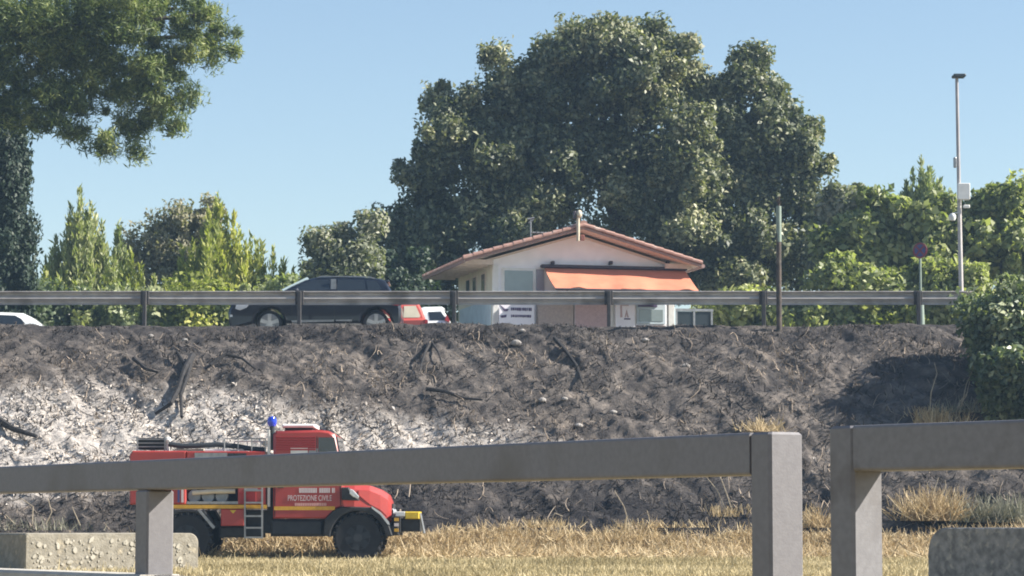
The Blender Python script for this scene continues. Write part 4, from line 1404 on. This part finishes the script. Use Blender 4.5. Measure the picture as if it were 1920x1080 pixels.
tb('stripe', 262, 500, 946.5, 953.5, M_YEL, -.02, TW + .02, 0, rbod)
b = MB()
for k in range(3):
    x, z = T(362 + k * 26, 930)
    b.lathe([(.02, 0), (.13, 0), (.15, .05), (.13, .2), (.02, .2)], (x, TY0 + .2, z), 'y', 16)
b.build('hose_coils', M_GREYMET, rbod)
x0, z0 = T(360, 924); x1, z1 = T(440, 921)
MB().tube([(x0, TY0 + .12, z0), ((x0 + x1) / 2, TY0 + .1, z0 + .03), (x1, TY0 + .12, z1)], .05, 8).build('suction_hose', M_CREAM, rbod)
tb('step_box', 459, 507, 956, 1000, M_CHASSIS, .3, 1.2, .03)
tbx = tb('tool_box', 414, 458, 954, 986, M_RED, .0, .6, .02)
tp('emblem', [(431, 956.5), (443, 956.5), (437, 963)], M_YEL2, -.012, .0, 0, tbx)
lad = tb('ladder', 458.5, 461.5, 912, 1010, M_GREYMET, -.10, -.05)
for xx in (490.5,):
    tb('ladder_rail', xx, xx + 3, 912, 1010, M_GREYMET, -.10, -.05, 0, lad)
for yy in (918, 941, 966, 988, 1006):
    tb('rung', 461.5, 490.5, yy, yy + 3.2, M_GREYMET, -.12, -.03, 0, lad)
for y0, y1 in ((-.02, .48), (TW - .48, TW + .02)):
    outer = [(286, 1000), (290, 972), (306, 956), (384, 956), (402, 984), (398, 990)]
    inner = [(350 + 50 * math.cos(t), 1010 - 50 * math.sin(t)) for t in np.linspace(.35, math.pi - .1, 12)]
    tp('mudguard', outer + inner, M_BLACK, y0, y1, .02)
tp('mudguard_stay', [(370, 956), (375, 955), (404, 988), (400, 992)], M_GREYMET, -.05, -.022)
# roof load
rk = tb('roof_rack', 254, 307, 820, 841, M_BLACK, .35, 1.3, .02)
for yy in (822, 829, 836):
    tb('rack_bar', 253, 308, yy, yy + 1.7, M_GREYMET, .30, .345, 0, rk)
for xx in (253, 305):
    tb('rack_post', xx, xx + 2.5, 817, 846, M_GREYMET, .25, .295, 0, rk)
x, z = T(312, 824)
b = MB(); b.lathe([(.001, -.07), (.05, -.05), (.07, 0), (.05, .05), (.001, .07)], (x, TY0 + .3, z), 'z', 10); b.tube([(x, TY0 + .3, z - .25), (x, TY0 + .3, z)], .035, 8)
b.build('monitor_valve', M_WHITE, ft, None, True)
b = MB()
x0, z0 = T(420, 822); x1, _ = T(497, 822); _, zb_ = T(0, 848)
for yy in (.1, TW - .1):
    b = MB()
    b.tube([(x0, TY0 + yy, z0), (x1, TY0 + yy, z0)], .014, 6)
    for xx in np.linspace(x0, x1, 4):
        b.tube([(xx, TY0 + yy, zb_), (xx, TY0 + yy, z0)], .014, 6)
    b.build('handrail', M_GREYMET, ft)
pts = [T(*p_) for p_ in ((314, 832), (340, 836), (372, 835), (405, 833), (440, 836), (470, 841), (497, 843))]
MB().tube([(x, TY0 + .22, z) for x, z in pts], .055, 9).build('roof_hose', M_CHASSIS, ft, None, True)
tb('roof_board', 328, 379, 841, 846, M_CREAM, .25, 1.5, .01)
tb('roof_board', 382, 432, 842, 847, M_WHITE, .1, 1.2, .01)
tp('roof_board', [(432, 848), (432, 843), (452, 841), (470, 850)], M_GREYMET, .1, 1.0)
# beacon, snorkel
x, z = T(509, 790)
x2, z2 = T(510.5, 826)
bc = MB().tube([(x2, TY0 + .12, z2 - .2), (x2, TY0 + .12, z2 + .05), (x, TY0 + .12, z - .05)], .045, 10, .055).build('beacon_post', M_CHASSIS, ft)
MB().lathe([(.001, -.11), (.07, -.10), (.10, -.04), (.10, .03), (.075, .09), (.001, .115)], (x, TY0 + .12, z), 'z', 18).build('beacon', M_BLUE, bc, None, True)
x, z = T(504, 806); _, z2 = T(504, 950)
MB().tube([(x, TY0 + .1, z2), (x, TY0 + .1, z)], .035, 10).build('air_pipe', M_WHITE, ft)
tb('cab_gap_panel', 499, 511, 860, 985, M_BLACK, .25, TW - .25)
# front winch
tb('bumper', 729, 748, 986, 1004, M_BLACK, .1, TW - .1, .03)
wn_ = tb('winch', 750, 786, 972, 997, M_BLACK, .5, 1.8, .03)
tb('winch_cover', 758, 785, 959, 973, M_YEL2, .4, 1.9, .02, wn_)
tb('winch_plate', 740, 758, 959, 968, M_WHITE, .4, 1.9, .01, wn_)
for k in range(3):
    tb('warning_stripe', 739, 747, 971 + k * 10, 977 + k * 10, M_YEL if k % 2 == 0 else M_LETTER, .07, .12, 0, wn_)
tb('winch_bracket', 738, 750, 969, 999, M_BLACK, .125, .5, 0, wn_)
tb('marker_stick', 756, 759, 947, 960, M_BLACK, .6, .63, 0, wn_)
x0, z0 = T(786, 962); x1, z1 = T(794, 1000)
MB().tube([(x0, TY0 + .5, z0), (x1, TY0 + .5, z1)], .03, 7).build('tow_rod', M_GREYMET, wn_)

# ------------------------------------------------------------------ foreground: steel railings and concrete blocks
def railing(label, A, B, posts, m, name='steel_railing', extra=0.0):
    """A, B: ends of the near top edge (front face line); posts: distances along A->B of post centres."""
    A, B = Vector(A), Vector(B)
    d = (B - A); d.z = 0; L = d.length; d.normalize()
    n = Vector((-d.y, d.x, 0))
    if n.y < 0: n = -n                     # pointing away from the camera
    rt = thing(name, label, 'railing', (A.x, A.y, 0))
    zt = A.z
    s = .10
    def pt(t, o, z): return A + d * t + n * o + Vector((0, 0, z - A.z))
    def beam(nm, t0, t1, z0, z1, o0=0.0, o1=s, bev=.007):
        ring = []
        for t in (t0, t1):
            r = []
            cn = []
            for cxx, czz, a0 in ((o1 - bev, z0 + bev, -90), (o1 - bev, z1 - bev, 0), (o0 + bev, z1 - bev, 90), (o0 + bev, z0 + bev, 180)):
                cn += [(cxx + bev * math.cos(R(a0 + q * 30)), czz + bev * math.sin(R(a0 + q * 30))) for q in range(4)]
            for (o, z) in cn:
                r.append(pt(t, o, z))
            ring.append(r)
        return MB().loft(ring).build(nm, m, rt)
    def post(t0, t1, z1):
        ring = []
        bev = .007
        for z, ins in ((0.0, 0), (z1 - .006, 0), (z1, .005)):
            ring.append([pt(t + (ins if t < (t0 + t1) / 2 else -ins), o + (ins if o < s / 2 else -ins), z) for t, o in ((t0 + bev, 0), (t1 - bev, 0), (t1, bev), (t1, s - bev), (t1 - bev, s), (t0 + bev, s), (t0, s - bev), (t0, bev))])
        return MB().loft(ring).build('post', m, rt)
    beam('top_rail', posts[0][1] + .001, L + extra, zt - s, zt)
    for t0, t1, endpost in posts:
        if endpost:
            post(t0, t1, zt)
        else:
            post(t0, t1, zt - s - .001)
    for (t0, t1) in zip([p[1] for p in posts], [p[0] for p in posts[1:]] + [L + extra]):
        beam('mid_rail', t0, t1, zt - .387 - .05, zt - .387, .025, .075)
        beam('low_rail', t0, t1, .22, .27, .025, .075)
    return rt


dA = F / 801.0
dL = F / 498.0
A = P(1443, 810, dA); A.z = CZ + 173 / 801
Bp = P(0, 875.5, dL); Bp.z = A.z
ln = (Bp - A).to_2d().length


def along(px):
    """Distance from A along A->B where the front face crosses pixel column px."""
    k = (px - 960) / F
    d = (Bp - A)
    t = (k * A.y - A.x) / (d.x - k * d.y)
    return t * ln


railing('long grey steel railing across the foreground, its near end post at centre right', A, Bp,
        [(0, along(1405), True), (along(330 - 52), along(255), False), (along(255) * 2 - .05, along(255) * 2 + .05, False)], M_STEEL, extra=4.2)
lw = thing('low_wall', 'low pale concrete wall along the bottom left edge under the railing', 'wall', (A.x, A.y, 0))
d_ = (Bp - A); d_.z = 0; d_.normalize()
n_ = Vector((-d_.y, d_.x, 0)); n_ = n_ if n_.y > 0 else -n_
t0_ = along(278)
q_ = lambda t, o, z: Vector((A.x, A.y, 0)) + d_ * t + n_ * o + Vector((0, 0, z))
zw = CZ - .168
MB().loft([[q_(t, -.03, 0), q_(t, .13, 0), q_(t, .13, zw - .01), q_(t, .12, zw), q_(t, -.02, zw), q_(t, -.03, zw - .01)] for t in (t0_, 9.5)]).build('coping', mat('pale wall concrete', (.5, .48, .44), (.4, .38, .35), 12, .9, 0, .4, 50), lw)
dC = F / 847.0
dD = F / 907.0
C_ = P(1552, 800, dC); C_.z = CZ + 183 / 847
D_ = P(1920, 787, dD); D_.z = C_.z
lnC = (D_ - C_).to_2d().length


def alongC(px):
    k = (px - 960) / F
    d = (D_ - C_)
    t = (k * C_.y - C_.x) / (d.x - k * d.y)
    return t * lnC


railing('grey steel railing with dark stains at the right edge of the foreground', C_, D_, [(0, alongC(1598), True), (2.4, 2.5, False)], M_STEEL_B, extra=2.05)


def block(label, corner, ang, Lx, Ly, Hh, m, r=.13, peb=0, z0=.23):
    """Rounded concrete block; local x runs along the sunny face, local y along the shaded face."""
    rt = thing('concrete_block', label, 'concrete block', (corner.x, corner.y, z0))
    u = Vector((math.cos(ang), math.sin(ang), 0))
    v = Vector((-u.y, u.x, 0))
    out = [(0, 0), (Lx, 0)]
    prof = [(0.0, 0.0), (0.0, Hh - .02), (.02, Hh)] + [(Lx - r + r * math.sin(t), Hh - r + r * math.cos(t)) for t in np.linspace(0, math.pi / 2, 7)] + [(Lx, 0)]
    rings = []
    for o, ins in ((0, .015), (.02, 0), (Ly - .02, 0), (Ly, .015)):
        rr = []
        cx, cz_ = Lx / 2, Hh / 2
        for (x, z) in prof:
            x2 = cx + (x - cx) * (1 - ins / cx)
            z2 = z - ins * (z > 0) * .8
            rr.append(Vector((corner.x, corner.y, z0 - .05)) + u * x2 + v * o + Vector((0, 0, z2 + (.05 if z > 0 else 0))))
        rings.append(rr)
    bo = MB().loft(rings).build('body', m, rt)
    base = None
    for k in range(peb):
        x = rnd.uniform(.1, Lx - .12)
        z = rnd.uniform(.05, Hh - .1)
        kk = rnd.random() ** 2.2
        sx, sz = (.014 + .055 * kk) * rnd.uniform(.7, 1.3), (.013 + .042 * kk) * rnd.uniform(.7, 1.3)
        c = Vector((corner.x, corner.y, z0)) + u * x + v * .004 + Vector((0, 0, z))
        b = MB()
        rot = rnd.uniform(0, 3)
        top = []
        ring0, ring1 = [], []
        for i in range(8):
            t = 2 * math.pi * i / 8
            k1 = rnd.uniform(.85, 1.15)
            e, f = math.cos(t) * sx * k1, math.sin(t) * sz * k1
            ex, fz = e * math.cos(rot) - f * math.sin(rot), e * math.sin(rot) + f * math.cos(rot)
            ring0.append(c + u * ex + Vector((0, 0, fz)) + v * .02)
            ring1.append(c + u * ex * .7 + Vector((0, 0, fz * .7)) - v * .018)
        b.loft([ring0, ring1])
        b.build('pebble', M_PEBBLE, rt, None, True)
    return rt


FA = math.atan2(.537, .843)
BY_ = 44.0
c0 = P(48, 1000, BY_)
e0 = P(375, 1000, BY_ + 1.6)
u_ = Vector((math.cos(FA), math.sin(FA)))
# length along the sunny face so that its far end lands at px 375
k = (375 - 960) / F
Lx = (k * c0.y - c0.x) / (u_.x - k * u_.y)
block('pale pebbled concrete block with rounded end before the truck rear wheel', c0, FA, Lx, 2.2, (c0.z - .236), M_CONC, .16, 150, .236)
RY = 25.0
c1 = P(1738, 989, RY)
# shaded face runs from the far rounded end at px 1738 towards the camera and right
rt = thing('concrete_block', 'dark weathered concrete block at the lower right corner behind the stained railing', 'concrete block', (c1.x, c1.y, .1))
w_ = Vector((.60, -.80, 0))
v_ = Vector((.80, .60, 0))
Hh, r, Ls = c1.z - .1, .22, 2.6
prof = [(Ls, 0), (Ls, Hh)] + [(r - r * math.sin(t), Hh - r + r * math.cos(t)) for t in np.linspace(0, math.pi / 2, 7)] + [(0, 0)]
rings = []
for o, ins in ((0, .012), (.015, 0), (.785, 0), (.80, .012)):
    rings.append([Vector((c1.x, c1.y, .1)) + w_ * (x + (ins if x < 1 else -ins)) + v_ * o + Vector((0, 0, z - (ins if z > .3 else 0))) for x, z in prof])
MB().loft(rings).build('body', M_CONC2, rt)


# ------------------------------------------------------------------ burnt branches, stones, dry weeds on the slope
def on_slope(px, py):
    """Where the ray through a pixel meets the embankment."""
    lo, hi = 61.0, 72.4
    for Y in np.arange(60.5, 72.5, .04):
        p = P(px, py, float(Y))
        if p.z <= (float(slope_z(p.x, p.y)) if Y > 62 else gz(Y)):
            return p
    return P(px, py, 72.0)


brs = [('forked burnt branch leaning on the ash left of the truck beacon', [[(362, 672), (348, 700), (335, 735), (322, 765), (292, 782)], [(362, 672), (352, 715), (340, 745), (342, 790)], [(348, 690), (333, 668)]], .085),
       ('charred stick lying on the slope left of the forked burnt branch', [[(252, 678), (275, 700), (298, 704)]], .06),
       ('burnt forked twig upright on the slope below the white hatchback', [[(808, 645), (796, 672), (787, 700)], [(808, 645), (822, 668), (830, 690)]], .045),
       ('long charred branch lying on the slope below the poster', [[(1040, 640), (1062, 668), (1080, 690), (1092, 726)]], .06),
       ('charred branch lying across the ash right of the truck roof', [[(800, 735), (835, 742), (868, 752), (905, 758)]], .055),
       ('charred log at the left edge of the slope above the railing', [[(0, 795), (25, 812), (70, 824)]], .10),
       ('burnt curved branch on the upper slope below the navy suv front wheel', [[(395, 690), (425, 672), (455, 678), (480, 700)]], .05)]
for lab, lines, r in brs:
    p0 = on_slope(*lines[0][0])
    rt = thing('charred_branch', lab, 'branch', p0, 0, 'charred branches on the burnt slope')
    b = MB()
    for k, l in enumerate(lines):
        pts = []
        for i, (a_, b_) in enumerate(l):
            g = on_slope(a_, b_)
            pts.append(g + Vector((0, -.10 - .05 * (i % 2), .07 + .03 * (i % 2))))
        b.tube(pts, r * (1 if k == 0 else .7), 7, r * .45)
    b.build('limb', M_CHAR, rt, None, True)
st_px = [(968, 645, 13, 'pale stone high on the burnt slope under the counter'), (1286, 688, 10, 'pale stone on the slope left of the bare pole'), (1017, 752, 10, 'pale flat stone low on the slope above the railing middle'),
         (1058, 750, 8, 'small pale stone right of the flat pale stone'), (283, 632, 8, 'small pale stone just under the guardrail left post'), (347, 640, 8, 'small pale stone above the forked burnt branch'),
         (980, 622, 7, 'tiny pale stone at the slope top under the banner'), (1150, 775, 9, 'pale stone beside the ash patch near the railing centre'), (1210, 640, 9, 'grey stone high on the slope under the column'), (1085, 800, 10, 'round grey stone just above the railing')]
for px, py, s_px, lab in st_px:
    g = on_slope(px, py)
    b = MB()
    R_ = s_px / F * g.y * .6
    rings = []
    for ph, rr in ((-1, .35), (-.55, .85), (0, 1), (.5, .8), (.9, .3)):
        rings.append([(g.x + R_ * 1.3 * rr * math.cos(t) * rnd.uniform(.85, 1.15), g.y - .05 + R_ * rr * math.sin(t) * rnd.uniform(.85, 1.15), g.z + .03 + R_ * .8 * ph) for t in [2 * math.pi * i / 8 for i in range(8)]])
    b.loft(rings)
    o = b.build('stone', M_STONE, None)
    tag(o, lab, 'stone', 'pale stones on the burnt slope')

L_GREYW = leaf_mat('grey green weeds', (.13, .135, .10), (.24, .24, .185), (.40, .37, .29), .7, .2, .2, through=(1, 1, .8))
M_STALK = mat('dry stalk', (.42, .36, .27), (.3, .25, .18), 10, .9)


def weed(label, base_px, stems, nblade, hgt, w, m=L_STRAW, tint=.45, splay=.65):
    g = on_slope(*base_px)
    rt = thing('dry_weed', label, 'weed', g)
    b = MB()
    for l in stems:
        pts = [P(a, c, g.y - .1 + .05 * i) for i, (a, c) in enumerate(l)]
        MB().tube(pts, .016, 5, .008).build('stem', M_STALK, rt)
    if nblade:
        c = np.array(g) + rng.normal(size=(nblade, 3)) * np.array([w, .25, 0]) + np.array([0, -.1, -.05])
        u = rdir(nblade) * splay + np.array([0, 0, 1.0])
        blades('blades', c, u, rdir(nblade) + np.array([.3, -.7, .2]), rng.uniform(.35, 1, nblade) * hgt, rng.uniform(.015, .035, nblade), rng.normal(tint, .22, nblade), m, rt, 'stuff', .3, True)
    return rt


weed('tan tuft of dry grass just above the railing near its end post', (1425, 806), [], 260, .42, .22, L_STRAW, .55, 1.1)
weed('dry weed tuft with one tall bent stem in the thicket shade', (1742, 790), [[(1742, 788), (1746, 735), (1757, 700), (1752, 680)]], 380, .45, .22)
weed('tangle of dry stems trailing down the left side of the slope thicket', (1815, 770), [[(1800, 775), (1812, 720), (1835, 670)], [(1830, 780), (1850, 730), (1880, 705)], [(1870, 785), (1885, 745), (1880, 720)], [(1850, 640), (1862, 610), (1858, 585)]], 260, .4, .45, L_GREYW, .6, 1.0)
weed('forked pale stalk at the foot of the thicket', (1785, 790), [[(1790, 790), (1798, 755), (1815, 735)], [(1795, 765), (1812, 742), (1818, 715)]], 120, .35, .3)
weed('tall bent dry stem rising from the straw below the slope centre', (1180, 985), [[(1180, 985), (1170, 950), (1152, 920)]], 90, .25, .25, L_STRAW, .5, .9)
weed('tall leaning dry stems left of the railing end post', (1360, 965), [[(1365, 965), (1345, 920), (1325, 895)], [(1372, 955), (1355, 905), (1350, 893)]], 160, .35, .3)
weed('large clump of dry grass under the stained railing', (1745, 972), [[(1735, 975), (1748, 930), (1760, 895)], [(1760, 975), (1775, 930), (1772, 900)]], 1000, .85, .33, L_STRAW, .35, .95)
weed('dry grass between the two railings', (1530, 985), [], 260, .6, .2, L_STRAW, .3, .9)
weed('grey green weed clump right of the large dry clump', (1870, 975), [], 900, .7, .5, L_GREYW, .45, .9)
weed('dry grass tuft below the slope right of the truck', (1010, 985), [[(1030, 985), (1040, 962), (1055, 968)]], 240, .28, .4, L_STRAW, .5, .9)
weed('pale curling dry weed behind the block at the left edge', (60, 990), [[(60, 985), (62, 950), (40, 935), (15, 940)], [(85, 985), (97, 960), (90, 935)], [(30, 985), (10, 965)], [(150, 985), (135, 950)]], 130, .35, .6, L_GREYW, .5)
weed('small dark tuft at the slope foot between truck and end post', (1280, 985), [], 160, .24, .6, L_STRAW, .5, .9)

# ------------------------------------------------------------------ thin smoke haze over the whole place
mh = bpy.data.materials.new('thin haze')
mh.use_nodes = True
nt = mh.node_tree
nt.nodes.clear()
pv = nt.nodes.new('ShaderNodeVolumePrincipled')
pv.inputs['Color'].default_value = (.48, .72, 1.0, 1)
pv.inputs['Density'].default_value = .0005
pv.inputs['Anisotropy'].default_value = .2
mo = nt.nodes.new('ShaderNodeOutputMaterial')
nt.links.new(pv.outputs[0], mo.inputs['Volume'])
MB().box(-4500, 4500, -900, 5500, -1.2, 24).build('haze', mh, None, 'stuff')
